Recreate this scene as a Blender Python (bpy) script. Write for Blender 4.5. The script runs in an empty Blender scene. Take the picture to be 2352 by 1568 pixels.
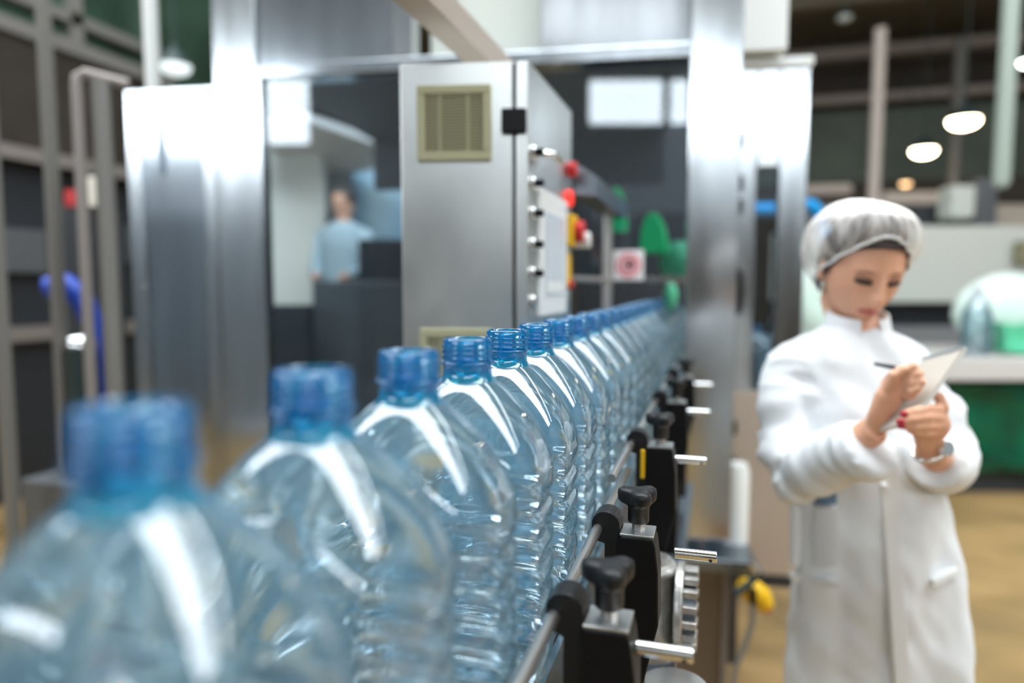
import bpy, bmesh, math, random
from mathutils import Vector, Matrix, noise
random.seed(7)
S = bpy.context.scene
COL = S.collection
PI = math.pi
# ------------------------------------------------------------------ camera, world, exposure
F = 1568.0                                   # focal length in pixels (24 mm on a 36 mm wide frame)
PH, T = math.atan(475 / F), math.atan(126 / F)
CAMZ = 1.5
cam = bpy.data.cameras.new('camera'); camo = bpy.data.objects.new('camera', cam); COL.objects.link(camo)
cam.lens = 24; cam.sensor_width = 36; cam.clip_start = 0.02; cam.clip_end = 100
camo.location = (0, 0, CAMZ); camo.rotation_euler = (PI / 2 - T, 0, PH)
cam.dof.use_dof = True; cam.dof.focus_distance = 0.77; cam.dof.aperture_fstop = 1.5
S.camera = camo
w = bpy.data.worlds.new('world'); S.world = w; w.use_nodes = True
w.node_tree.nodes['Background'].inputs[0].default_value = (0.75, 0.87, 1, 1)
w.node_tree.nodes['Background'].inputs[1].default_value = 0.6
S.view_settings.view_transform = 'Standard'; S.view_settings.look = 'None'
S.view_settings.gamma = 1; S.view_settings.use_curve_mapping = False
S.view_settings.exposure = -0.05
cy = S.cycles
cy.max_bounces = 14; cy.diffuse_bounces = 3; cy.glossy_bounces = 4; cy.transmission_bounces = 10
cy.transparent_max_bounces = 72; cy.sample_clamp_indirect = 6; cy.caustics_reflective = True; cy.caustics_refractive = False
WINDOW_LIGHT = 13.0
SKYLIGHT = 11.0
STRIP_LIGHT = 12.0
# ------------------------------------------------------------------ measuring helpers
_s, _c, _st, _ct = math.sin(PH), math.cos(PH), math.sin(T), math.cos(T)
def ray(px, py):
    u = (px - 1176) / F; v = (784 - py) / F
    h = _ct + v * _st; w_ = -_st + v * _ct
    u /= h; w_ /= h
    return (u * _c - _s, u * _s + _c, w_)
def atD(px, py, d):                           # point at horizontal distance d along the view axis
    r = ray(px, py); return Vector((r[0] * d, r[1] * d, CAMZ + r[2] * d))
A8 = math.radians(8)
MU = Vector((math.cos(A8), math.sin(A8), 0)); MN = Vector((-math.sin(A8), math.cos(A8), 0))
def MP(m, n, z): return MU * m + MN * (2.375 + n) + Vector((0, 0, CAMZ + z))   # the machine's own axes
# ------------------------------------------------------------------ materials
MAT = {}
def mat(name, color=(0.8, 0.8, 0.8), rough=0.5, metal=0.0, emit=None, estr=1.0, noise_amt=0.0, nscale=20, nstretch=(1, 1, 1), bump=0.0,
        aniso=0.0, trans=0.0, ior=1.45, coat=0.0, sub=0.0, spec=0.5, rvar=0.0, color2=None):
    m = bpy.data.materials.new(name); m.use_nodes = True
    nt = m.node_tree; b = nt.nodes['Principled BSDF']
    b.inputs['Base Color'].default_value = (*color, 1); b.inputs['Roughness'].default_value = rough
    b.inputs['Metallic'].default_value = metal; b.inputs['IOR'].default_value = ior
    b.inputs['Transmission Weight'].default_value = trans; b.inputs['Coat Weight'].default_value = coat
    b.inputs['Anisotropic'].default_value = aniso
    b.inputs['Specular IOR Level'].default_value = spec
    if sub: b.inputs['Subsurface Weight'].default_value = sub; b.inputs['Subsurface Radius'].default_value = (0.02, 0.008, 0.004)
    if emit: b.inputs['Emission Color'].default_value = (*emit, 1); b.inputs['Emission Strength'].default_value = estr
    if noise_amt or bump or rvar or color2:
        tc = nt.nodes.new('ShaderNodeTexCoord'); mp = nt.nodes.new('ShaderNodeMapping'); mp.inputs['Scale'].default_value = nstretch
        nt.links.new(tc.outputs['Object'], mp.inputs[0])
        n = nt.nodes.new('ShaderNodeTexNoise'); n.inputs['Scale'].default_value = nscale; n.inputs['Detail'].default_value = 5
        nt.links.new(mp.outputs[0], n.inputs['Vector'])
        if noise_amt or color2:
            r = nt.nodes.new('ShaderNodeValToRGB')
            c2 = color2 or tuple(max(0, q * (1 - noise_amt)) for q in color)
            r.color_ramp.elements[0].color = (*c2, 1); r.color_ramp.elements[1].color = (*color, 1)
            r.color_ramp.elements[0].position = 0.35; r.color_ramp.elements[1].position = 0.65
            nt.links.new(n.outputs['Fac'], r.inputs[0]); nt.links.new(r.outputs[0], b.inputs['Base Color'])
        if rvar:
            mr = nt.nodes.new('ShaderNodeMapRange'); mr.inputs['To Min'].default_value = rough - rvar; mr.inputs['To Max'].default_value = rough + rvar
            mr.inputs['From Min'].default_value = 0.3; mr.inputs['From Max'].default_value = 0.7
            nt.links.new(n.outputs['Fac'], mr.inputs['Value']); nt.links.new(mr.outputs[0], b.inputs['Roughness'])
        if bump:
            bp = nt.nodes.new('ShaderNodeBump'); bp.inputs['Strength'].default_value = bump; bp.inputs['Distance'].default_value = 0.01
            nt.links.new(n.outputs['Fac'], bp.inputs['Height']); nt.links.new(bp.outputs[0], b.inputs['Normal'])
    MAT[name] = m; return m
def thin(name, tint, edge, ior=1.5, gl=1.0, rough=0.02, light_haze=0.0, light_haze_col=(0.8, 0.9, 1)):
    """clear sheet material without thickness: tinted see-through plus Fresnel gloss, deeper colour at grazing angles"""
    m = bpy.data.materials.new(name); m.use_nodes = True; nt = m.node_tree; nt.nodes.clear()
    o = nt.nodes.new('ShaderNodeOutputMaterial'); tr = nt.nodes.new('ShaderNodeBsdfTransparent'); g = nt.nodes.new('ShaderNodeBsdfGlossy')
    g.inputs['Roughness'].default_value = rough; g.inputs['Color'].default_value = (gl, gl, gl, 1)
    lw = nt.nodes.new('ShaderNodeLayerWeight'); lw.inputs['Blend'].default_value = 0.16
    mx = nt.nodes.new('ShaderNodeMix'); mx.data_type = 'RGBA'
    mx.inputs['A'].default_value = (*tint, 1); mx.inputs['B'].default_value = (*edge, 1)
    nt.links.new(lw.outputs['Facing'], mx.inputs['Factor']); nt.links.new(mx.outputs['Result'], tr.inputs['Color'])
    fr = nt.nodes.new('ShaderNodeFresnel'); fr.inputs['IOR'].default_value = ior
    ms = nt.nodes.new('ShaderNodeMixShader'); nt.links.new(fr.outputs[0], ms.inputs[0]); nt.links.new(tr.outputs[0], ms.inputs[1]); nt.links.new(g.outputs[0], ms.inputs[2])
    last = ms
    if light_haze:  # pale veil in the colour, standing in for light gathered by refraction
        d1 = nt.nodes.new('ShaderNodeBsdfDiffuse'); d1.inputs['Color'].default_value = (*light_haze_col, 1)
        d2 = nt.nodes.new('ShaderNodeBsdfTranslucent'); d2.inputs['Color'].default_value = (*light_haze_col, 1)
        d = nt.nodes.new('ShaderNodeMixShader'); nt.links.new(d1.outputs[0], d.inputs[1]); nt.links.new(d2.outputs[0], d.inputs[2])
        m2 = nt.nodes.new('ShaderNodeMixShader'); m2.inputs[0].default_value = light_haze
        nt.links.new(ms.outputs[0], m2.inputs[1]); nt.links.new(d.outputs[0], m2.inputs[2]); last = m2
    nt.links.new(last.outputs[0], o.inputs['Surface'])
    MAT[name] = m; return m
mat('steel', (0.60, 0.63, 0.65), 0.19, 1, noise_amt=0.05, nscale=4, nstretch=(4, 4, 0.5), rvar=0.03)
mat('steel_cabinet', (0.72, 0.73, 0.71), 0.34, 1, noise_amt=0.16, nscale=7, nstretch=(1, 1, 0.6), rvar=0.05)
mat('steel_dark', (0.24, 0.28, 0.32), 0.35, 1)
mat('chrome', (0.86, 0.87, 0.86), 0.10, 1)
mat('block_blue', (0.10, 0.125, 0.15), 0.6)
mat('pipe_green', (0.42, 0.50, 0.45), 0.5)
mat('rail_steel', (0.55, 0.53, 0.51), 0.36, 1)
mat('plate_metal', (0.62, 0.62, 0.61), 0.36, 1)
mat('base_brown', (0.17, 0.135, 0.10), 0.42, 0.35)
mat('wall_pale', (0.50, 0.54, 0.58), 0.8)
mat('lamp_soft', (0.8, 0.8, 0.8), 0.5, emit=(0.85, 0.97, 1.0), estr=1.1)
mat('steel_polished', (0.60, 0.65, 0.70), 0.12, 1, noise_amt=0.25, nscale=3, nstretch=(3, 3, 0.5))
mat('painted_white', (0.86, 0.88, 0.86), 0.4)
mat('cream_box', (0.74, 0.77, 0.70), 0.5)
mat('tray', (0.55, 0.47, 0.40), 0.45, 0.4)
mat('black_plastic', (0.008, 0.008, 0.009), 0.42, spec=0.2)
mat('black_knob', (0.010, 0.010, 0.011), 0.42, spec=0.4)
mat('vent_beige', (0.45, 0.43, 0.27), 0.55)
mat('vent_slat', (0.27, 0.25, 0.15), 0.6)
mat('dark_gap', (0.03, 0.035, 0.035), 0.7)
mat('cast_aluminium', (0.62, 0.60, 0.57), 0.38, 0.85, noise_amt=0.3, nscale=60, bump=0.3)
mat('red_lamp', (0.8, 0.03, 0.02), 0.3, emit=(1, 0.05, 0.03), estr=0.9)
mat('red_plastic', (0.55, 0.02, 0.02), 0.35)
mat('yellow_plastic', (0.85, 0.50, 0.01), 0.4)
mat('screen_white', (0.62, 0.66, 0.72), 0.15)
mat('bezel_white', (0.75, 0.76, 0.75), 0.45)
mat('green_plastic', (0.02, 0.85, 0.30), 0.35)
mat('green_pale', (0.12, 0.62, 0.36), 0.3)
mat('sign_white', (0.85, 0.83, 0.84), 0.5)
mat('sign_red', (0.72, 0.16, 0.20), 0.5)
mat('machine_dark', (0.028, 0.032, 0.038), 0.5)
mat('machine_grey', (0.13, 0.14, 0.15), 0.45, 0.3)
mat('machine_mid', (0.26, 0.27, 0.28), 0.5, 0.2)
mat('cream_wall', (0.88, 0.80, 0.68), 0.7, color2=(0.74, 0.77, 0.70), nscale=0.8, nstretch=(1, 1, 0.2))
mat('blue_curtain', (0.18, 0.36, 0.50), 0.6, color2=(0.42, 0.58, 0.66), nscale=1.6, nstretch=(2, 2, 0.4))
mat('brown_panel', (0.045, 0.036, 0.028), 0.5, noise_amt=0.35, nscale=2)
mat('frame_grey', (0.17, 0.162, 0.148), 0.5)
mat('rail_pinkish', (0.26, 0.23, 0.215), 0.45, 0.2)
mat('green_pane', (0.05, 0.095, 0.065), 0.3, noise_amt=0.5, nscale=2)
mat('wall_brown', (0.10, 0.085, 0.07), 0.8, noise_amt=0.2, nscale=1)
mat('wall_green', (0.17, 0.21, 0.17), 0.8, noise_amt=0.25, nscale=1.2)
mat('wall_grey', (0.30, 0.33, 0.36), 0.8)
mat('ceiling_tan', (0.26, 0.23, 0.17), 0.8, noise_amt=0.25, nscale=0.7)
mat('beam_tan', (0.30, 0.27, 0.21), 0.6)
mat('beam_pink', (0.42, 0.36, 0.32), 0.6)
mat('floor_ochre', (0.46, 0.30, 0.13), 0.32, color2=(0.20, 0.13, 0.05), nscale=1.3, nstretch=(1, 1.6, 1), rvar=0.1)
mat('pane_light', (0.8, 0.8, 0.8), 0.5, emit=(0.86, 0.94, 1.0), estr=WINDOW_LIGHT)
mat('frosted_light', (0.8, 0.8, 0.8), 0.5, emit=(0.92, 0.95, 0.97), estr=1.5)
mat('skylight_light', (0.8, 0.8, 0.8), 0.5, emit=(0.90, 0.96, 1.0), estr=SKYLIGHT)
mat('strip_light', (0.8, 0.8, 0.8), 0.5, emit=(0.95, 0.98, 1.0), estr=STRIP_LIGHT)
mat('bulb_warm', (1, 0.9, 0.7), 0.5, emit=(1.0, 0.84, 0.58), estr=22)
mat('bulb_amber', (1, 0.8, 0.5), 0.5, emit=(1.0, 0.62, 0.30), estr=5)
mat('lamp_shade_dark', (0.03, 0.05, 0.05), 0.4)
mat('mullion', (0.6, 0.62, 0.62), 0.6)
mat('housing_pale', (0.60, 0.66, 0.62), 0.45, color2=(0.68, 0.70, 0.64), nscale=0.7)
mat('bale_green', (0.0, 0.13, 0.06), 0.22, color2=(0.0, 0.05, 0.025), nscale=3, bump=1.0)
mat('wrap_white', (0.84, 0.88, 0.85), 0.3, color2=(0.62, 0.78, 0.70), nscale=1.6, bump=0.6)
mat('table_grey', (0.62, 0.60, 0.58), 0.4)
mat('blue_hose', (0.0, 0.30, 0.72), 0.35)
mat('blue_deep', (0.01, 0.06, 0.45), 0.4)
mat('skin', (0.80, 0.43, 0.28), 0.5, sub=0.15, noise_amt=0.08, nscale=30)
mat('lip', (0.50, 0.14, 0.13), 0.4)
mat('nail', (0.45, 0.02, 0.04), 0.25)
mat('brow', (0.30, 0.15, 0.09), 0.7)
mat('lash', (0.03, 0.018, 0.014), 0.6)
mat('eyelid', (0.40, 0.20, 0.135), 0.5)
mat('hair', (0.045, 0.028, 0.022), 0.5, noise_amt=0.5, nscale=40, nstretch=(1, 1, 4))
mat('coat', (0.84, 0.86, 0.88), 0.75, bump=0.25, nscale=14, nstretch=(1, 1, 0.5))
mat('coat_trim', (0.80, 0.80, 0.79), 0.75)
mat('tag_blue', (0.16, 0.27, 0.42), 0.6)
mat('paper', (0.80, 0.79, 0.78), 0.7)
mat('card_back', (0.52, 0.47, 0.41), 0.7)
mat('pen_black', (0.01, 0.02, 0.025), 0.3)
mat('cable_grey', (0.22, 0.21, 0.20), 0.5)
mat('belt_plastic', (0.16, 0.18, 0.20), 0.5)
mat('worker_blue', (0.36, 0.46, 0.50), 0.8)
mat('trousers', (0.08, 0.10, 0.13), 0.8)
thin('bottle_clear', (0.875, 0.958, 0.998), (0.05, 0.26, 0.48), ior=1.9, rough=0.015, light_haze=0.10, light_haze_col=(0.50, 0.84, 1.0))
thin('bottle_blue', (0.12, 0.82, 1.0), (0.0, 0.07, 0.50), ior=1.85, rough=0.02, light_haze=0.125, light_haze_col=(0.0, 0.52, 1.0))
thin('pane_dark', (0.80, 0.86, 0.90), (0.6, 0.7, 0.75), ior=1.55, rough=0.02)
def cap_material():
    m = bpy.data.materials.new('net'); m.use_nodes = True; nt = m.node_tree; nt.nodes.clear()
    o = nt.nodes.new('ShaderNodeOutputMaterial'); tr = nt.nodes.new('ShaderNodeBsdfTransparent'); d = nt.nodes.new('ShaderNodeBsdfDiffuse')
    d.inputs['Color'].default_value = (0.95, 0.90, 0.86, 1)
    tc = nt.nodes.new('ShaderNodeTexCoord'); n = nt.nodes.new('ShaderNodeTexNoise'); n.inputs['Scale'].default_value = 22; n.inputs['Detail'].default_value = 3
    mp = nt.nodes.new('ShaderNodeMapping'); mp.inputs['Scale'].default_value = (1.6, 1.6, 0.35)
    nt.links.new(tc.outputs['Object'], mp.inputs[0]); nt.links.new(mp.outputs[0], n.inputs['Vector'])
    lw = nt.nodes.new('ShaderNodeLayerWeight'); lw.inputs['Blend'].default_value = 0.45
    mr = nt.nodes.new('ShaderNodeMapRange'); mr.inputs['From Min'].default_value = 0.35; mr.inputs['From Max'].default_value = 0.65; mr.inputs['To Min'].default_value = 0.0; mr.inputs['To Max'].default_value = 0.50
    nt.links.new(n.outputs['Fac'], mr.inputs['Value'])
    at = nt.nodes.new('ShaderNodeAttribute'); at.attribute_name = 'weave'
    a0 = nt.nodes.new('ShaderNodeMath'); a0.operation = 'MULTIPLY_ADD'; a0.inputs[1].default_value = 0.55; nt.links.new(at.outputs['Fac'], a0.inputs[0]); nt.links.new(mr.outputs[0], a0.inputs[2])
    l2 = nt.nodes.new('ShaderNodeMath'); l2.operation = 'MULTIPLY'; l2.inputs[1].default_value = 0.30; nt.links.new(lw.outputs['Facing'], l2.inputs[0])
    ad = nt.nodes.new('ShaderNodeMath'); ad.operation = 'ADD'; ad.use_clamp = True
    nt.links.new(a0.outputs[0], ad.inputs[0]); nt.links.new(l2.outputs[0], ad.inputs[1])
    ms = nt.nodes.new('ShaderNodeMixShader'); nt.links.new(ad.outputs[0], ms.inputs[0]); nt.links.new(tr.outputs[0], ms.inputs[1]); nt.links.new(d.outputs[0], ms.inputs[2])
    nt.links.new(ms.outputs[0], o.inputs['Surface']); MAT['net'] = m
cap_material()
# ------------------------------------------------------------------ mesh collecting
BASE = {}
class MB:
    def __init__(s): s.v = []; s.f = []
    def add(s, vs, fs):
        k = len(s.v); s.v += [Vector(q) for q in vs]; s.f += [tuple(i + k for i in f) for f in fs]; return s
    def hexa(s, p):                                  # 8 corners: bottom 4 ccw, top 4 ccw
        return s.add(p, [(3, 2, 1, 0), (4, 5, 6, 7), (0, 1, 5, 4), (1, 2, 6, 5), (2, 3, 7, 6), (3, 0, 4, 7)])
    def box(s, x0, x1, y0, y1, z0, z1):
        return s.hexa([(x0, y0, z0), (x1, y0, z0), (x1, y1, z0), (x0, y1, z0), (x0, y0, z1), (x1, y0, z1), (x1, y1, z1), (x0, y1, z1)])
    def mbox(s, m0, m1, n0, n1, z0, z1):             # box in the machine's axes, z relative to the lens
        P = MP
        return s.hexa([P(m0, n0, z0), P(m1, n0, z0), P(m1, n1, z0), P(m0, n1, z0), P(m0, n0, z1), P(m1, n0, z1), P(m1, n1, z1), P(m0, n1, z1)])
    def cbox(s, a, b, c, hx, hy, hz, rz=0):
        co, si = math.cos(rz), math.sin(rz)
        def q(x, y, z): return (a + x * co - y * si, b + x * si + y * co, c + z)
        return s.hexa([q(-hx, -hy, -hz), q(hx, -hy, -hz), q(hx, hy, -hz), q(-hx, hy, -hz), q(-hx, -hy, hz), q(hx, -hy, hz), q(hx, hy, hz), q(-hx, hy, hz)])
    def prism(s, poly, d):                           # polygon of 3-D points swept by vector d
        n = len(poly); d = Vector(d); vs = [Vector(p) for p in poly] + [Vector(p) + d for p in poly]
        return s.add(vs, [tuple(range(n))[::-1], tuple(range(n, 2 * n))] + [(i, (i + 1) % n, n + (i + 1) % n, n + i) for i in range(n)])
    def loft(s, rings, cap=True):
        n = len(rings[0]); vs = [p for r in rings for p in r]; fs = []
        for j in range(len(rings) - 1):
            for i in range(n):
                a = j * n + i; b = j * n + (i + 1) % n
                fs.append((a, b, b + n, a + n))
        if cap: fs.append(tuple(range(n))[::-1]); fs.append(tuple(range((len(rings) - 1) * n, len(rings) * n)))
        return s.add(vs, fs)
    def tube(s, pts, r, n=14, cap=True, flat=1.0, up=None):
        pts = [Vector(p) for p in pts]; R = r if isinstance(r, (list, tuple)) else [r] * len(pts); rings = []
        ref = Vector(up) if up else None
        for i, p in enumerate(pts):
            t = (pts[min(i + 1, len(pts) - 1)] - pts[max(i - 1, 0)]).normalized()
            if ref is None: ref = Vector((0, 0, 1)) if abs(t.z) < 0.9 else Vector((1, 0, 0))
            a = t.cross(ref).normalized(); b = a.cross(t).normalized(); ref = b
            rings.append([p + a * (R[i] * math.cos(2 * PI * k / n)) + b * (R[i] * flat * math.sin(2 * PI * k / n)) for k in range(n)])
        return s.loft(rings, cap)
    def cyl(s, p, q, r, n=24): return s.tube([p, q], r, n)
    def lathe(s, cx, cy_, prof, n=32, cap=True):
        return s.loft([[(cx + r * math.cos(2 * PI * k / n), cy_ + r * math.sin(2 * PI * k / n), z) for k in range(n)] for r, z in prof], cap)
    def ball(s, c, r, n=16, M=None):
        c = Vector(c); r = r if isinstance(r, (tuple, list)) else (r, r, r); rings = []
        for j in range(1, n):
            th = PI * j / n
            ring = []
            for k in range(2 * n):
                v = Vector((r[0] * math.sin(th) * math.cos(PI * k / n), r[1] * math.sin(th) * math.sin(PI * k / n), -r[2] * math.cos(th)))
                ring.append(c + (M @ v if M else v))
            rings.append(ring)
        return s.loft(rings)
    def build(s, name, m, parent=None, smooth=None, bevel=0.0, label=None):
        base = BASE.get(parent, Vector((0, 0, 0))) if parent else Vector((0, 0, 0))
        if not parent:                                # a thing of one mesh: its origin at its middle
            lo = [min(v[i] for v in s.v) for i in range(3)]; hi = [max(v[i] for v in s.v) for i in range(3)]
            base = Vector(((lo[0] + hi[0]) / 2, (lo[1] + hi[1]) / 2, lo[2]))
        me = bpy.data.meshes.new(name); me.from_pydata([v - base for v in s.v], [], s.f); me.update()
        bm = bmesh.new(); bm.from_mesh(me); bmesh.ops.recalc_face_normals(bm, faces=bm.faces); bm.to_mesh(me); bm.free()
        if smooth is not None:
            for p in me.polygons: p.use_smooth = True
            if smooth < 180:
                bm = bmesh.new(); bm.from_mesh(me)
                for e in bm.edges: e.smooth = e.calc_face_angle(0) < math.radians(smooth)
                bm.to_mesh(me); bm.free()
        me.materials.append(MAT[m])
        o = bpy.data.objects.new(name, me); COL.objects.link(o)
        if parent: o.parent = parent; BASE[o] = base
        else: o.location = base; BASE[o] = base
        if bevel:
            bv = o.modifiers.new('edge', 'BEVEL'); bv.width = bevel; bv.segments = 2; bv.limit_method = 'ANGLE'; bv.angle_limit = math.radians(40)
        if label: o['label'] = label
        return o
def tag(o, label, cat, group=None, kind=None):
    o['label'] = label; o['category'] = cat
    if group: o['group'] = group
    if kind: o['kind'] = kind
    return o
def thing(name, label, cat, loc, group=None):
    o = bpy.data.objects.new(name, None); o.empty_display_size = 0.05; COL.objects.link(o); o.location = loc; BASE[o] = Vector(loc)
    return tag(o, label, cat, group)
def struct(mb, name, m, label, cat, **k):
    return tag(mb.build(name, m, **k), label, cat, kind='structure')
def children(o): return [c for c in bpy.data.objects if c.parent == o]
def copy_tree(o, loc=None, parent=None):
    c = o.copy(); COL.objects.link(c)
    if parent: c.parent = parent
    if loc is not None: c.location = loc
    for ch in KIDS.get(o, []): copy_tree(ch, parent=c)
    return c
KIDS = {}
def remember(o):
    KIDS[o] = children(o)
    for ch in KIDS[o]: remember(ch)
def rr(cx, cz, hx, hz, r, y, n=5):                    # rounded rectangle in the XZ plane
    out = []
    for sx, sz, a0 in ((1, 1, 0), (-1, 1, 90), (-1, -1, 180), (1, -1, 270)):
        for k in range(n + 1):
            a = math.radians(a0 + 90 * k / n); out.append((cx + sx * (hx - r) + r * math.cos(a), y, cz + sz * (hz - r) + r * math.sin(a)))
    return out
# ================================================================== THE ROOM
Z0, ZC = 0.0, 6.3
XL, XR, YB, YF = -10.0, 9.0, -5.0, 15.0
struct(MB().box(XL, XR, YB, YF, -0.2, 0), 'floor', 'floor_ochre', 'glossy stained ochre factory floor', 'floor')
struct(MB().box(XL, XR, YB, YF, ZC, ZC + 0.2), 'ceiling', 'ceiling_tan', 'brown tan factory hall ceiling', 'ceiling')
struct(MB().box(XL - 0.2, XL, YB, YF, 0, ZC), 'wall_left', 'wall_brown', 'brown side wall of the hall at left', 'wall')
struct(MB().box(XR, XR + 0.2, YB, YF, 0, ZC), 'wall_right', 'wall_grey', 'grey side wall of the hall at right', 'wall')
struct(MB().box(XL, XR, YF, YF + 0.2, 0, ZC), 'wall_far', 'wall_brown', 'dark brown far wall of the hall', 'wall')
struct(MB().box(XL, XR, YF - 0.06, YF, 3.55, 4.9), 'trim_1', 'wall_green', 'grey green band across the far wall', 'wall band')
# wall behind the camera with two rows of high windows
WZ0, WZ1 = CAMZ + 1.95, CAMZ + 2.95
bw = MB()
bw.box(XL, XR, YB - 0.2, YB, 0, WZ0); bw.box(XL, XR, YB - 0.2, YB, WZ1, CAMZ + 3.3); bw.box(XL, XR, YB - 0.2, YB, CAMZ + 4.2, ZC); bw.box(XL, -0.6, YB - 0.2, YB, CAMZ + 3.3, CAMZ + 4.2); bw.box(1.55, XR, YB - 0.2, YB, CAMZ + 3.3, CAMZ + 4.2); bw.box(0.22, 7.0, YB - 0.2, YB, WZ0, WZ0 + 0.27)
for a, b in ((XL, -9.2), (-3.62, 0.22), (7.0, XR)): bw.box(a, b, YB - 0.2, YB, WZ0, WZ1)
struct(bw, 'wall_back', 'wall_pale', 'grey wall behind the conveyor with high windows', 'wall')
def window(i, x0, x1, n, WZ0=WZ0, WZ1=WZ1, m='pane_light'):
    p = struct(MB().box(x0, x1, YB - 0.14, YB - 0.12, WZ0, WZ1), 'window_%d' % i, m, 'bright high window band', 'window')
    f = MB()
    for k in range(n + 1):
        x = x0 + (x1 - x0) * k / n; f.box(x - 0.05, x + 0.05, YB - 0.12, YB - 0.04, WZ0, WZ1)
    f.box(x0, x1, YB - 0.12, YB - 0.04, WZ0, WZ0 + 0.06); f.box(x0, x1, YB - 0.12, YB - 0.04, WZ1 - 0.06, WZ1)
    BASE[p] = p.location.copy(); f.build('window_frame', 'mullion', p)
window(1, -9.2, -3.62, 5); window(2, 0.22, 7.0, 6, WZ0 + 0.27)
window(5, -0.6, 1.55, 3, CAMZ + 3.3, CAMZ + 4.2, 'frosted_light')
for k in range(5):  # unseen dark blocks added so the steel reflects dark low down
    tag(MB().box(-8.6 + 3.1 * k, -5.7 + 3.1 * k, -4.2, -3.2, 0, 2.15 + 0.2 * (k % 2)).build('unseen_dark_block', 'brown_panel' if k > 1 else 'block_blue'), 'unseen dark block added under the high windows, ' + ['at the far left end', 'second from the left end', 'in the middle', 'second from the right end', 'at the far right end'][k] + ' of its row', 'dark block', 'dark blocks added behind the lens')
# rooflights above the conveyor, out of the frame
def rooflight(i, x0, x1, y0, y1, m='skylight_light'):
    struct(MB().box(x0, x1, y0, y1, ZC - 0.06, ZC - 0.03), 'window_%d' % i, m, 'bright rooflight panel in the ceiling', 'rooflight')
rooflight(3, -9.5, 8.5, 0.1, 2.3)
rooflight(4, -9.5, 8.5, 3.8, 4.3)
rooflight(6, -8.0, -2.4, 3.0, 3.6)  # extra panel added to brighten the cream partition beyond the machine
# ceiling beams, seen at upper right
for i, (y, z, h, m) in enumerate(((13.6, 5.55, 0.16, 'beam_pink'), (11.6, 5.75, 0.14, 'beam_tan'), (9.8, 5.6, 0.22, 'beam_tan'), (14.4, 4.95, 0.14, 'beam_pink'))):
    struct(MB().box(0.5, XR, y, y + 0.2, z, z + h), 'trim_%d' % (i + 2), m, 'tan roof beam under the hall ceiling', 'roof beam')
struct(MB().box(5.9, XR, 14.2, 14.4, 4.05, 4.22), 'trim_6', 'beam_pink', 'pale horizontal rail high across the far hall', 'rail')
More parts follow.
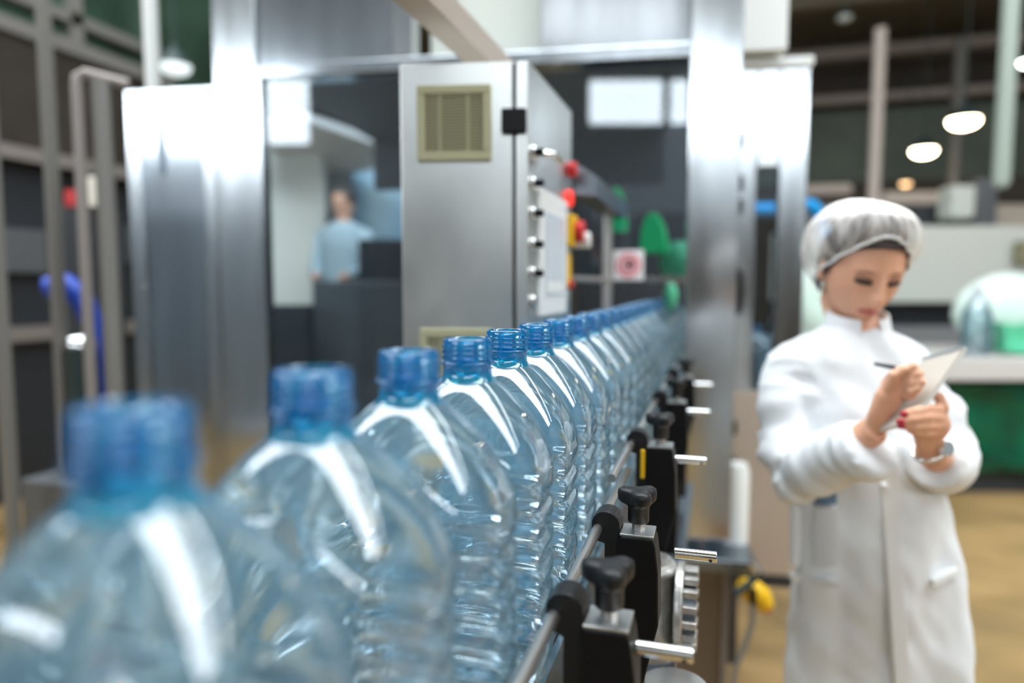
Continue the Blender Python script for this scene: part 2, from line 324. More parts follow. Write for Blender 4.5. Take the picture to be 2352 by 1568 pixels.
# ================================================================== BOTTLES
BX, BY0, BSP, BTOP = -0.223, 0.2137, 0.1265, CAMZ - 0.0475
HB = 0.333
def sring(a, b, n, z, N=80, zf=None, wob=None):
    out = []
    for k in range(N):
        t = 2 * PI * k / N; c_, s_ = math.cos(t), math.sin(t)
        q = (abs(c_) ** n + abs(s_) ** n) ** (-1.0 / n)
        dz = zf(t) if zf else 0; wq = wob(t) if wob else 0
        out.append((a * q * c_ + wq * c_, b * q * s_ + wq * s_, z + dz))
    return out
def smooth(t): t = max(0, min(1, t)); return t * t * (3 - 2 * t)
def interp(tab, x):
    for (x0, y0), (x1, y1) in zip(tab, tab[1:]):
        if x <= x1: return y0 + (y1 - y0) * (x - x0) / (x1 - x0)
    return tab[-1][1]
def make_bottle(loc):
    t = thing('water_bottle', '', 'bottle', loc, 'empty bottles standing in the conveyor row')
    n = MB(); prof = []
    N = 64
    # neck: outer wall with thread ridges, support ring, then the inner wall
    pr = [(0.0205, 0), (0.0218, -0.0007), (0.0221, -0.002), (0.0221, -0.0035), (0.0243, -0.0050), (0.0221, -0.0066), (0.0221, -0.0082), (0.0244, -0.0098),
          (0.0222, -0.0114), (0.0222, -0.0132), (0.0244, -0.0150), (0.0222, -0.0168), (0.0222, -0.0200), (0.0238, -0.0212), (0.0256, -0.0222), (0.0240, -0.0236),
          (0.0225, -0.0248), (0.0224, -0.0300), (0.0228, -0.0345), (0.0248, -0.0378), (0.0262, -0.0392)]
    rings = []
    for i, (r, z) in enumerate(pr):
        th = 3 <= i <= 11
        rings.append([((r) * math.cos(2 * PI * k / N), (r) * math.sin(2 * PI * k / N), HB + z + (-0.0045 * k / N if th else 0)) for k in range(N)])
    n.loft(rings, False)
    pi_ = [(0.0205, 0), (0.0195, -0.001), (0.0195, -0.012), (0.0197, -0.024), (0.0200, -0.034)]
    n.loft([[(r * math.cos(2 * PI * k / N), r * math.sin(2 * PI * k / N), HB + z) for k in range(N)] for r, z in pi_], False)
    n.v = [v + Vector(loc) for v in n.v]
    n.build('neck', 'bottle_blue', t, smooth=180, label='translucent blue threaded neck')
    b = MB(); rings = []
    A, B = 0.077, 0.0625
    sh = [(0.0392, 0.0262), (0.043, 0.0315), (0.050, 0.0390), (0.060, 0.0480), (0.072, 0.0570), (0.085, 0.0645), (0.098, 0.0705), (0.110, 0.0745), (0.122, 0.0765), (0.132, 0.077)]
    for i, (z, r) in enumerate(sh):
        k = smooth((z - 0.0392) / 0.085)
        bb = r + (B - 0.0) / A * 0 if k == 0 else r * (1 - k) + min(r, r * B / A) * k
        bb = min(bb, B); flute = 0.0
        rings.append(sring(r, bb, 2 + 1.9 * k, HB - z, wob=lambda t, f=flute: -f * max(0, math.cos(4 * t + PI)) ** 2))
    z = 0.136; M_ = 56
    for i in range(M_):
        zz = 0.136 + (HB - 0.012 - 0.136) * i / (M_ - 1)
        def wob(t, zz=zz):
            # slanted ribs on the broad sides, level ones on the corners
            slant = 0.008 * math.cos(t) * math.sin(t) * abs(math.cos(t)) ** 3
            ph = (zz + slant - 0.136) / 0.0275
            fr = ph - math.floor(ph); g = math.exp(-((fr - 0.5) / 0.22) ** 2)
            return -0.0038 * g * min(1, (zz - 0.13) / 0.01)
        a, bb = A, B
        if zz > HB - 0.03: q = 1 - 0.10 * smooth((zz - (HB - 0.03)) / 0.03); a *= q; bb *= q
        rings.append(sring(a, bb, 3.9, HB - zz, wob=wob))
    rings.append(sring(A * 0.80, B * 0.80, 3.4, 0.004)); rings.append(sring(A * 0.6, B * 0.6, 2.6, 0.0)); rings.append(sring(A * 0.3, B * 0.3, 2.2, 0.008)); rings.append(sring(0.004, 0.004, 2, 0.012))
    b.loft(rings, False); b.v = [v + Vector(loc) for v in b.v]
    b.build('body', 'bottle_clear', t, smooth=180)
    return t
ORD = ['first', 'second', 'third', 'fourth', 'fifth', 'sixth', 'seventh', 'eighth', 'ninth', 'tenth', 'eleventh', 'twelfth', 'thirteenth', 'fourteenth', 'fifteenth', 'sixteenth',
       'seventeenth', 'eighteenth', 'nineteenth', 'twentieth', 'twenty-first', 'twenty-second', 'twenty-third', 'twenty-fourth', 'twenty-fifth', 'twenty-sixth', 'twenty-seventh', 'twenty-eighth']
b0 = make_bottle(Vector((BX, BY0, BTOP - HB)))
remember(b0)
NB = 27
for i in range(NB):
    o = b0 if i == 0 else copy_tree(b0, Vector((BX + random.uniform(-.0015, .0015), BY0 + BSP * i, BTOP - HB)))
    if i: o.rotation_euler.z = random.uniform(-0.02, 0.02)
    if i == 0: o['label'] = 'empty clear bottle with blurred blue neck, nearest the lens in the conveyor row'
    elif i == 4: o['label'] = 'empty clear bottle with sharply focused blue threaded neck, fifth in the conveyor row'
    else: o['label'] = 'empty clear ribbed bottle with blue neck, %s in the conveyor row counted from the front' % ORD[i]
BZ = BTOP - HB                                        # what the bottles stand on
# ================================================================== CONVEYOR
cv = thing('bottle_conveyor', 'steel slat conveyor carrying the row of empty bottles', 'conveyor', (BX, 2.0, 0))
mb = MB(); mb.box(BX - 0.058, BX + 0.058, -0.35, 4.2, BZ - 0.016, BZ - 0.001); mb.build('belt', 'belt_plastic', cv)
mb = MB()
for sx in (-1, 1): mb.box(BX + sx * 0.064 - 0.004, BX + sx * 0.064 + 0.004, -0.35, 4.2, BZ - 0.15, BZ - 0.006)
mb.box(BX - 0.06, BX + 0.06, -0.35, 4.2, BZ - 0.15, BZ - 0.146)
mb.build('side_frame', 'steel', cv)
for yy in (-0.2, 1.35, 2.0, 3.6):
    l = MB(); l.box(BX - 0.055, BX - 0.02, yy, yy + 0.04, 0, BZ - 0.15); l.box(BX + 0.02, BX + 0.055, yy, yy + 0.04, 0, BZ - 0.15); l.box(BX - 0.05, BX + 0.05, yy, yy + 0.04, 0.3, 0.34)
    l.build('leg', 'steel_dark', cv)
# guide rails
RX = -0.1285
g = 'steel guide rails beside the bottles'
tag(MB().tube([(RX, -0.3, CAMZ - .279), (RX, 1.03, CAMZ - .279)], 0.0058, 18).build('guide_rail', 'rail_steel', smooth=60), 'round steel guide rail running along the nearest bottles', 'guide rail', g)
tag(MB().tube([(RX, .868, CAMZ - .2475), (RX, 1.5, CAMZ - .25), (RX, 3.2, CAMZ - .26)], 0.0058, 18).build('guide_rail', 'rail_steel', smooth=60), 'round steel guide rail starting higher beside the third clamp and running into the machine', 'guide rail', g)
LX = BX - 0.0945
tag(MB().tube([(LX, -0.3, CAMZ - .279), (LX, 3.2, CAMZ - .279)], 0.0058, 14).build('guide_rail', 'rail_steel', smooth=60), 'round steel guide rail on the cabinet side of the bottles, seen through them', 'guide rail', g)
# rail clamps: head with star knob, hex nut, holder, cross rod, swept-down bracket
def make_clamp(y, name='rail_clamp'):
    t = thing(name, '', 'rail clamp', (-0.084, y, CAMZ - 0.45), 'guide rail clamps along the conveyor')
    KX, zt = -0.0835, CAMZ - 0.283
    # body in profile (x,z), depth in y
    x0, x1 = -0.1045, -0.0625
    poly = [(x0, CAMZ - 0.62), (x0, zt - 0.008), (x0 + 0.003, zt), (x1 - 0.003, zt), (x1, zt - 0.008), (x1 + 0.004, zt - 0.04), (x1 + 0.005, zt - 0.10), (x1 - 0.012, CAMZ - 0.46), (x1 - 0.016, CAMZ - 0.62)]
    MB().prism([(a, y - 0.021, b) for a, b in poly], (0, 0.042, 0)).build('bracket', 'black_plastic', t, bevel=0.002)
    MB().cbox(KX, y, zt + 0.0012, 0.0190, 0.0190, 0.0014).build('top_plate', 'plate_metal', t, bevel=0.0006, label='bright square metal plate')
    hx = MB(); hx.prism([(KX + 0.0075 * math.cos(PI * k / 3), y + 0.0075 * math.sin(PI * k / 3), zt + 0.002) for k in range(6)], (0, 0, 0.012)); hx.build('hex_nut', 'rail_steel', t, bevel=0.0005)
    # knob: neck flaring into three lobes
    kb = MB(); rings = []
    for z, r, lb in ((0.012, 0.0108, 0), (0.0135, 0.0122, 0), (0.030, 0.0124, 0.0), (0.0325, 0.0140, 0.06), (0.0345, 0.0180, 0.20), (0.0365, 0.0196, 0.25), (0.043, 0.0200, 0.26), (0.0475, 0.0192, 0.26), (0.0500, 0.0165, 0.22), (0.0512, 0.010, 0.1)):
        rings.append([(KX + r * (1 + lb * math.cos(3 * (2 * PI * k / 48) - 2.6)) * math.cos(2 * PI * k / 48), y + r * (1 + lb * math.cos(3 * (2 * PI * k / 48) - 2.6)) * math.sin(2 * PI * k / 48),
                       zt + z + (0.0012 * (lb > 0.2) * math.cos(3 * (2 * PI * k / 48) - 2.6) if z > 0.034 else 0)) for k in range(48)])
    kb.loft(rings); kb.build('star_knob', 'black_knob', t, smooth=50)
    # rail holder: rounded nose over the rail with a disc behind
    hp = []
    cxh, czh = -0.1195, CAMZ - 0.283
    for k in range(11):
        a = math.radians(170 - 17 * k); hp.append((cxh + 0.0165 * math.cos(a), y - 0.014, CAMZ - 0.2745 + 0.0165 * math.sin(a)))
    hp += [(cxh + 0.0165, y - 0.014, CAMZ - 0.35), (cxh - 0.001, y - 0.014, CAMZ - 0.37), (cxh - 0.001, y - 0.014, CAMZ - 0.296), (cxh - 0.0165, y - 0.014, CAMZ - 0.292)]
    MB().prism(hp, (0, 0.03, 0)).build('rail_holder', 'black_knob', t, bevel=0.0012)
    MB().cyl((-0.1035 + 0.0, y, CAMZ - 0.302), (-0.118, y, CAMZ - 0.302), 0.0115).build('pivot', 'black_plastic', t, smooth=40)
    rd = MB(); rd.cyl((-0.0625 + 0.002, y, CAMZ - 0.303), (-0.0135, y, CAMZ - 0.303), 0.0062, 24); ro = rd.build('cross_rod', 'chrome', t, smooth=40, bevel=0.0008, label='shiny round metal rod')
    MB().cyl((-0.0205, y - 0.0045, CAMZ - 0.3050), (-0.0205, y - 0.0064, CAMZ - 0.3058), 0.0019, 12).build('pin_hole', 'dark_gap', ro)
    return t
c0 = make_clamp(0.56); remember(c0)
CL = [(0.56, 0, 'black rail clamp with star knob and metal rod, the one nearest the lens'),
      (0.78, 0.014, 'black clamp with star knob and metal rod, second from the front of the guide rail'),
      (1.09, 0.0, 'black blurred clamp with metal rod next to the small yellow tab'),
      (1.52, 0.0, 'black blurred clamp with metal rod between the yellow tab and the tall steel post'),
      (1.95, 0.0, 'blurred black clamp farthest along the conveyor just left of the tall steel post')]
for i, (y, dx, lab) in enumerate(CL):
    o = c0 if i == 0 else copy_tree(c0, Vector((-0.084, y, CAMZ - 0.45 + (0.0315 if i > 1 else 0))))
    o['label'] = lab
    if i == 1:
        for ch in [k for k in bpy.data.objects if k.parent == o and k.name.startswith('cross_rod')]: ch.location.x = 0.018
tag(MB().box(-0.112, -0.1058, 1.064, 1.07, CAMZ - 0.30, CAMZ - 0.255).build('tab', 'yellow_plastic', bevel=0.001), 'small yellow plastic tab between rail and third clamp', 'tab')
# mounting beam carrying the clamp brackets
tag(MB().box(-0.1, -0.064, 0.3, 2.2, CAMZ - 0.66, CAMZ - 0.62).build('mounting_beam', 'steel_dark'), 'dark beam under the black clamp brackets', 'beam')
# gear motor by the conveyor
mo = thing('gear_motor', 'cast aluminium gear motor with cooling fins behind the front clamps', 'motor', (-0.06, 1.0, CAMZ - 0.62))
mcx, mcy = -0.082, 1.02
mb = MB(); mb.lathe(mcx, mcy, [(0.010, CAMZ - .405), (0.022, CAMZ - .406), (0.022, CAMZ - .412), (0.030, CAMZ - .414), (0.034, CAMZ - .420), (0.034, CAMZ - .425), (0.028, CAMZ - .43), (0.028, CAMZ - .56)], 40)
mb.build('housing', 'cast_aluminium', mo, smooth=40)
fl = MB(); fl.cyl((mcx + 0.030, mcy, CAMZ - .478), (mcx + 0.042, mcy, CAMZ - .478), 0.066, 48); fl.build('flange', 'cast_aluminium', mo, smooth=40, bevel=0.002)
for k in range(16):
    a = 2 * PI * k / 16
    MB().cbox(mcx + 0.052, mcy + 0.054 * math.cos(a), CAMZ - .478 + 0.054 * math.sin(a), 0.010, 0.006, 0.005).build('fin', 'cast_aluminium', mo, bevel=0.001)
MB().cyl((mcx + 0.042, mcy, CAMZ - .478), (mcx + 0.060, mcy, CAMZ - .478), 0.047, 32).build('fan_cover', 'steel_dark', mo, smooth=40)
rp = thing('round_cover', 'round pale metal cover plate under the nearest metal rod', 'cover', (-0.035, 0.86, CAMZ - 0.6))
MB().lathe(-0.045, 0.90, [(0.046, CAMZ - .60), (0.046, CAMZ - .535), (0.044, CAMZ - .532)], 48).build('plate', 'plate_metal', rp, smooth=40)
MB().box(-0.06, -0.03, 0.88, 0.92, 0.62, CAMZ - .60).build('stem', 'steel_dark', rp)
tag(MB().box(-0.075, -0.05, 0.99, 1.05, CAMZ - 0.64, CAMZ - 0.56).build('motor_bracket', 'steel_dark'), 'dark bracket holding the gear motor', 'bracket')
# ================================================================== CONTROL CABINET
a10 = math.radians(13)
cab = thing('control_cabinet', 'brushed steel control cabinet with two beige vents beside the bottle row', 'cabinet', (-0.46, 1.5, 0))
fr0 = Vector((-0.36, 1.300, 0)); du = Vector((math.cos(a10), math.sin(a10), 0)); dv = Vector((0, 1, 0))
def CP(a, b, z): return fr0 + du * a + dv * b + Vector((0, 0, CAMZ + z))
def cbx(mb_, a0, a1, b0, b1, z0, z1):
    return mb_.hexa([CP(a0, b0, z0), CP(a1, b0, z0), CP(a1, b1, z0), CP(a0, b1, z0), CP(a0, b0, z1), CP(a1, b0, z1), CP(a1, b1, z1), CP(a0, b1, z1)])
CT = 0.432
cbx(MB(), -0.252, -0.031, 0.0, 0.40, -0.95, CT).build('body', 'steel_cabinet', cab, bevel=0.003)
cbx(MB(), -0.032, -0.024, 0.004, 0.39, -0.94, CT - 0.004).build('seal', 'dark_gap', cab)
cbx(MB(), -0.024, 0.0, -0.002, 0.40, -0.95, CT).build('door', 'steel_cabinet', cab, bevel=0.003)
for zz in (0.318, -0.62):
    cbx(MB(), -0.050, -0.003, -0.014, 0.006, zz - 0.023, zz + 0.023).build('hinge', 'black_plastic', cab, bevel=0.003)
for zc in (0.316, -0.155):
    v = MB(); cbx(v, -0.2155, -0.0715, -0.010, 0.0, zc + 0.055, zc + 0.072); cbx(v, -0.2155, -0.0715, -0.010, 0.0, zc - 0.072, zc - 0.055)
    cbx(v, -0.2155, -0.2005, -0.010, 0.0, zc - 0.055, zc + 0.055); cbx(v, -0.0865, -0.0715, -0.010, 0.0, zc - 0.055, zc + 0.055)
    fo = v.build('vent_frame', 'vent_beige', cab, bevel=0.002, label='beige plastic vent frame')
    cbx(MB(), -0.2005, -0.0865, -0.0035, -0.0005, zc - 0.055, zc + 0.055).build('vent_mesh', 'vent_slat', fo)
    sl = MB()
    for k in range(19):
        z = zc - 0.052 + 0.104 * k / 18; cbx(sl, -0.2005, -0.0865, -0.0075, -0.0045, z - 0.0010, z + 0.0010)
    for aa in (-0.171, -0.116): cbx(sl, aa - 0.003, aa + 0.003, -0.0065, -0.004, zc - 0.055, zc + 0.055)
    sl.build('vent_slats', 'vent_beige', fo)
# side face (parallel to the conveyor) with switches, screen, buttons
SX = -0.36
def sbox(x0, x1, y0, y1, z0, z1): return MB().box(SX + x0, SX + x1, y0, y1, CAMZ + z0, CAMZ + z1)
for z in (0.262, 0.202, 0.144, 0.083, 0.026, -0.03):
    k = MB().cyl((SX, 1.318, CAMZ + z), (SX + 0.010, 1.318, CAMZ + z), 0.0145, 24).build('switch_ring', 'chrome', cab, smooth=40, bevel=0.002)
    if z > 0: MB().box(SX + 0.010, SX + 0.026, 1.312, 1.322, CAMZ + z - 0.007, CAMZ + z + 0.007).build('switch_lever', 'black_plastic', k, bevel=0.002)
h = sbox(0.0, 0.012, 1.352, 1.60, -0.062, 0.200).build('screen_bezel', 'bezel_white', cab, bevel=0.004, label='off white touch panel bezel')
sbox(0.012, 0.0135, 1.385, 1.57, -0.02, 0.155).build('screen', 'screen_white', h, label='pale blue grey display')
sbox(0.0135, 0.0140, 1.40, 1.55, -0.012, 0.012).build('screen_bar', 'bezel_white', h)
def btn(name, y, z, r, dep, m, label=None, par=None):
    return MB().cyl((SX, y, CAMZ + z), (SX + dep, y, CAMZ + z), r, 28).build(name, m, par or cab, smooth=40, bevel=0.002, label=label)
btn('button', 1.665, 0.285, 0.018, 0.020, 'red_plastic', 'red push button'); btn('indicator', 1.655, 0.215, 0.020, 0.012, 'red_lamp', 'glowing red indicator')
eb = sbox(0.0, 0.018, 1.635, 1.70, 0.098, 0.175).build('emergency_stop_plate', 'yellow_plastic', cab, bevel=0.004)
MB().cyl((SX + 0.018, 1.668, CAMZ + 0.135), (SX + 0.04, 1.668, CAMZ + 0.135), 0.026, 28).build('emergency_stop_button', 'red_plastic', eb, smooth=40, bevel=0.004)
btn('knob', 1.69, 0.115, 0.02, 0.05, 'bezel_white'); sbox(0, 0.006, 1.63, 1.68, 0.0, 0.082).build('yellow_label', 'yellow_plastic', cab); btn('button', 1.66, 0.005, 0.012, 0.014, 'red_plastic', 'small red push button')
# things on and above the cabinet
ht = thing('light_head', 'small brass coloured fitting over the screen on the cabinet side', 'fitting', (-0.345, 1.36, CAMZ + 0.26))
MB().tube([(SX + 0.002, 1.36, CAMZ + 0.268), (SX + 0.03, 1.375, CAMZ + 0.268), (SX + 0.032, 1.43, CAMZ + 0.262)], 0.008, 12).build('arm', 'chrome', ht, smooth=60)
# cable tray and ducts above
tag(MB().prism([(-0.56, 1.05, CAMZ + 0.50), (-0.50, 1.05, CAMZ + 0.50), (-0.50, 1.05, CAMZ + 0.555), (-0.56, 1.05, CAMZ + 0.555)], (0.0, 1.25, 0.0)).build('cable_tray', 'tray', bevel=0.002), 'beige metal cable tray sloping over the control cabinet', 'cable tray')
# ================================================================== FILLING MACHINE
fm = thing('filling_machine', 'large stainless filling machine enclosure behind the bottle row', 'machine', MP(-0.5, 0.5, -CAMZ))
def mpart(name, m, *b, par=fm, bevel=0.003, label=None):
    o = MB()
    for q in b: o.mbox(*q)
    return o.build(name, m, par, bevel=bevel, label=label)
mpart('post', 'steel', (0.225, 0.390, 0, 0.03, -0.87, 2.2), label='tall brushed steel post in front of the machine')
mpart('post', 'steel', (-1.48, -1.314, 0, 0.03, -1.5, 2.2))
mpart('lintel', 'steel_polished', (-1.318, 0.225, 0.0, 0.10, 0.755, 0.80))
mpart('upper_panel', 'steel_polished', (-1.318, -0.80, 0.02, 0.08, 0.80, 2.2), label='polished panel above the machine window')
mpart('upper_panel', 'steel', (-0.80, -0.72, 0.0, 0.08, 0.80, 2.2))
mpart('upper_panel', 'cream_box', (-0.70, -0.25, 0.16, 0.2, 0.80, 2.2))
mpart('upper_panel', 'steel_polished', (-0.275, 0.225, 0.02, 0.08, 0.80, 2.2))
mpart('upper_box', 'painted_white', (0.40, 0.585, 0.26, 0.6, 0.845, 2.2), label='white box above the open panel')
mpart('pane', 'pane_dark', (-1.318, -0.36, 0.014, 0.020, -0.80, 0.755), bevel=0)
mpart('pane', 'pane_dark', (-0.30, 0.225, 0.042, 0.048, 0.03, 0.755), bevel=0)
mpart('cross_bar', 'steel', (-0.16, 0.225, 0.0, 0.04, 0.015, 0.035))
mpart('sill', 'steel', (-1.318, -0.36, 0.0, 0.10, -0.86, -0.80))
mpart('base_cabinet', 'steel_cabinet', (-1.318, -0.45, 0.06, 0.9, -1.5, -0.86))
mpart('stile', 'steel', (-1.318, -1.290, -0.01, 0.05, -0.80, 0.755))
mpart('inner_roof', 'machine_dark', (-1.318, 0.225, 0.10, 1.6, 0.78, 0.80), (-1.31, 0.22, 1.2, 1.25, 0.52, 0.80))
# interior: green star wheel guards
for i, (px, py, w_, h_) in enumerate(((1408, 470, 0.036, 0.11), (1490, 525, 0.055, 0.10))):
    c = atD(px, py, 2.85)
    sw = MB()
    ring = []
    for k in range(24):
        a = PI * k / 23; ring.append((c.x - w_ * 0.7 + w_ * 2 * (0.5 - 0.5 * math.cos(a)), c.y, c.z - h_ + 2 * h_ * math.sin(a) * (1 - 0.35 * k / 23)))
    sw.prism(ring, (0.01, 0.05, 0.0))
    tag(sw.build('star_wheel_guard', 'green_plastic', bevel=0.006), ['green curved plastic guard beside the guide frame post', 'green curved plastic guard above the warning sign'][i], 'guard', 'green guards inside the filling machine')
c = atD(1540, 680, 2.7); tag(MB().ball(c, (0.028, 0.028, 0.055)).build('filling_bell', 'green_pale', smooth=180), 'pale green translucent bell over the far bottle necks', 'bell')
c = atD(1560, 600, 3.0)
gb = MB().ball(c, (0.09, 0.08, 0.09)); tag(gb.build('clear_dome', 'green_pale', smooth=180), 'pale green dome inside the machine by the steel post', 'dome')
# interior blocks
def blk(name, m, px0, px1, py0, py1, d, dep, label, cat, group=None, bevel=0.01):
    """a block standing at distance d, its face spanning these bearings, real depth dep"""
    a = atD(px0, py1, d); b = atD(px1, py1, d); t_ = atD((px0 + px1) / 2, py0, d)
    r = (b - a); r.z = 0; n = Vector((-r.y, r.x, 0)).normalized() * dep
    z0 = min(a.z, b.z); z1 = t_.z
    a.z = b.z = z0
    o = MB().hexa([a, b, b + n, a + n, a + Vector((0, 0, z1 - z0)), b + Vector((0, 0, z1 - z0)), b + n + Vector((0, 0, z1 - z0)), a + n + Vector((0, 0, z1 - z0))])
    return tag(o.build(name, m, bevel=bevel), label, cat, group)
def std(name, m, px0, px1, py0, d, dep, label, cat, **k):
    """like blk but standing on the floor"""
    y = 658 + CAMZ / d * F
    a = atD(px0, 900, d); b = atD(px1, 900, d); z1 = atD((px0 + px1) / 2, py0, d).z
    a.z = b.z = 0.0; r = (b - a); r.z = 0; n = Vector((-r.y, r.x, 0)).normalized() * dep; h_ = Vector((0, 0, z1))
    return tag(MB().hexa([a, b, b + n, a + n, a + h_, b + h_, b + n + h_, a + n + h_]).build(name, m, bevel=0.01), label, cat, **k)
# guide frame beside the cabinet
gf = thing('infeed_guard', 'steel tube frame with sloping guard between cabinet and filling machine', 'frame', (-0.36, 2.0, CAMZ - 0.1))
MB().tube([(-0.36, 2.28, CAMZ - 0.35), (-0.36, 2.28, CAMZ + 0.27)], 0.017, 16).build('post', 'rail_steel', gf, smooth=60)
MB().prism([(-0.375, 1.72, CAMZ + 0.235), (-0.30, 1.72, CAMZ + 0.225), (-0.30, 1.72, CAMZ + 0.275), (-0.345, 1.72, CAMZ + 0.305)], (0, 0.58, 0)).build('guard', 'steel_dark', gf)
MB().tube([(-0.36, 2.28, CAMZ + 0.02), (-0.36, 1.72, CAMZ + 0.02)], 0.009, 12).build('rail', 'rail_steel', gf, smooth=60)
# warning sign on the cross bar
sg = thing('warning_sign', 'small square white sign with a red ring and black centre', 'sign', MP(-0.13, -0.02, 0.02))
MB().mbox(-0.018, 0.082, -0.022, -0.016, 0.022, 0.122).build('plate', 'sign_white', sg, bevel=0.001)
def mring(mc, zc, r0, r1, n0, n1, m, name, label):
    q = MB(); N = 40; rings = []
    for (r, nn) in ((r0, n0), (r1, n0), (r1, n1), (r0, n1), (r0, n0)):
        rings.append([MP(mc + r * math.cos(2 * PI * k / N), nn, zc + r * math.sin(2 * PI * k / N)) for k in range(N)])
    q.loft(rings, False); q.build(name, m, sg, smooth=40, label=label)
mring(0.032, 0.072, 0.030, 0.040, -0.0245, -0.022, 'sign_red', 'ring', 'red ring printed on the sign')
mring(0.032, 0.072, 0.014, 0.022, -0.0245, -0.022, 'sign_red', 'inner_ring', 'inner red ring')
q = MB(); q.loft([[MP(0.036 + r * math.cos(2 * PI * k / 20), nn, 0.074 + r * math.sin(2 * PI * k / 20)) for k in range(20)] for r, nn in ((0.011, -0.0225), (0.011, -0.025))]); q.build('symbol', 'black_plastic', sg, label='black centre mark')
# door with hinges to the right of the post, a window in it
dr = thing('machine_door', 'tall steel machine door with a see-through window right of the big post', 'machine door', MP(0.55, 0.3, -0.9))
P2 = 0.33
def dpart(name, m, *b, label=None, bevel=0.004, par=None):
    o = MB()
    for q_ in b: o.mbox(*q_)
    return o.build(name, m, par or dr, bevel=bevel, label=label)
dpart('door_frame', 'steel', (0.44, 0.505, P2, P2 + 0.04, -0.40, 0.80), (0.583, 0.685, P2, P2 + 0.04, -0.40, 0.80), (0.505, 0.583, P2, P2 + 0.04, 0.445, 0.80))
dpart('lower_panel', 'tray', (0.44, 0.685, P2 - 0.002, P2 + 0.04, -1.12, -0.40))
dpart('foot_strip', 'machine_dark', (0.44, 0.685, P2, P2 + 0.04, -1.17, -1.12))
dpart('leg', 'machine_dark', (0.45, 0.48, P2 + 0.005, P2 + 0.035, -1.5, -1.17))
dpart('door_pane', 'pane_dark', (0.505, 0.583, P2 + 0.016, P2 + 0.020, -0.40, 0.445), bevel=0)
dpart('top_cap', 'painted_white', (0.43, 0.69, P2 - 0.02, P2 + 0.10, 0.80, 0.835), label='white cap along the top')
for z in (0.545, 0.385, 0.30, -0.54, -0.68, -0.80): dpart('hinge', 'black_plastic', (0.434, 0.454, P2 - 0.03, P2, z - 0.028, z + 0.028))
hd = MB().tube([MP(0.445, P2 - 0.002, 0.06), MP(0.447, P2 - 0.05, 0.05), MP(0.449, P2 - 0.055, -0.02), MP(0.447, P2 - 0.05, -0.09), MP(0.445, P2 - 0.002, -0.10)], 0.010, 12); hd.build('handle', 'black_plastic', dr, smooth=60)
# lower body of the machine right of the conveyor
bs = thing('machine_base', 'brown reflecting steel base with a flat table plate under the tall post', 'machine base', MP(0.3, 0.1, -1.5))
MB().mbox(0.14, 0.365, -0.02, 0.5, -1.5, -0.955).build('body', 'base_brown', bs, bevel=0.004)
MB().mbox(0.365, 0.385, -0.03, 0.5, -1.5, -0.955).build('corner_strip', 'rail_pinkish', bs)
MB().mbox(0.05, 0.47, -0.07, 0.55, -0.955, -0.915).build('table_plate', 'steel_dark', bs, bevel=0.004)
MB().lathe(*(MP(0.425, 0.12, 0).xy), [(0.045, CAMZ - 0.915), (0.045, CAMZ - 0.66), (0.036, CAMZ - 0.63)], 32).build('column', 'painted_white', bs, smooth=50, label='white round column')
for m_ in (0.10, 0.2, 0.30): MB().mbox(m_ - 0.008, m_ + 0.008, 0.02, 0.04, -0.915, -0.87).build('spacer', 'rail_pinkish', bs)
# yellow hand control hanging at the base
pc = thing('hand_control', 'yellow hand control with red end button hanging on a grey cable', 'control', atD(1735, 1370, 2.2))
P = lambda x, y, d=2.2: atD(x, y, d)
MB().tube([P(1700, 1340), P(1722, 1352), P(1745, 1372), P(1758, 1392)], [0.022, 0.039, 0.042, 0.030], 20).build('body', 'yellow_plastic', pc, smooth=60)
MB().tube([P(1756, 1388), P(1764, 1402)], [0.018, 0.014], 16).build('end_button', 'red_plastic', pc, smooth=60)
MB().tube([P(1729, 1352, 2.15), P(1729, 1385, 2.15)], [0.012, 0.011], 16).build('socket', 'black_plastic', pc, smooth=60)
MB().tube([P(1690, 1362, 2.14), P(1715, 1345, 2.14), P(1748, 1312, 2.14)], 0.013, 14).build('strap', 'lamp_shade_dark', pc, smooth=60)
MB().tube([P(1738, 1312, 2.14), P(1726, 1288, 2.14)], [0.016, 0.012], 14).build('clip', 'chrome', pc, smooth=60)
tag(MB().tube([P(1730, 1385, 2.15), P(1728, 1430, 2.15), P(1712, 1480, 2.15), P(1690, 1530, 2.15), P(1680, 1600, 2.15), (P(1670, 1700, 2.15).x, P(1670, 1700, 2.15).y, 0.01)], 0.0095, 12).build('cable', 'cable_grey', smooth=60), 'grey cable curving down from the yellow hand control', 'cable')
# ---- left part: glazed door and posts
ld = thing('glazed_door', 'stainless framed door with dark pane left of the filling machine', 'machine door', MP(-1.66, 0, -CAMZ))
def lpart(name, m, *b, label=None, bevel=0.003):
    o = MB()
    for q_ in b: o.mbox(*q_)
    return o.build(name, m, ld, bevel=bevel, label=label)
lpart('door_frame', 'steel', (-1.845, -1.785, 0, 0.03, -1.48, 0.735), (-1.535, -1.482, 0, 0.03, -1.48, 0.735), (-1.785, -1.535, 0, 0.03, 0.70, 0.735), (-1.785, -1.535, 0, 0.03, -1.48, -1.40))
lpart('door_pane', 'steel_polished', (-1.785, -1.535, 0.012, 0.018, -1.40, 0.70), bevel=0)
lpart('mullion', 'steel_dark', (-1.712, -1.700, -0.002, 0.012, 0.42, 0.70))
for z in (0.0, -0.45): lpart('bolt', 'chrome', (-1.80, -1.79, -0.006, 0.0, z - 0.006, z + 0.006))
gfr = thing('guard_rail_frame', 'grey tube guard frame with a rounded top beside the glazed door', 'guard frame', MP(-1.97, -0.05, -CAMZ))
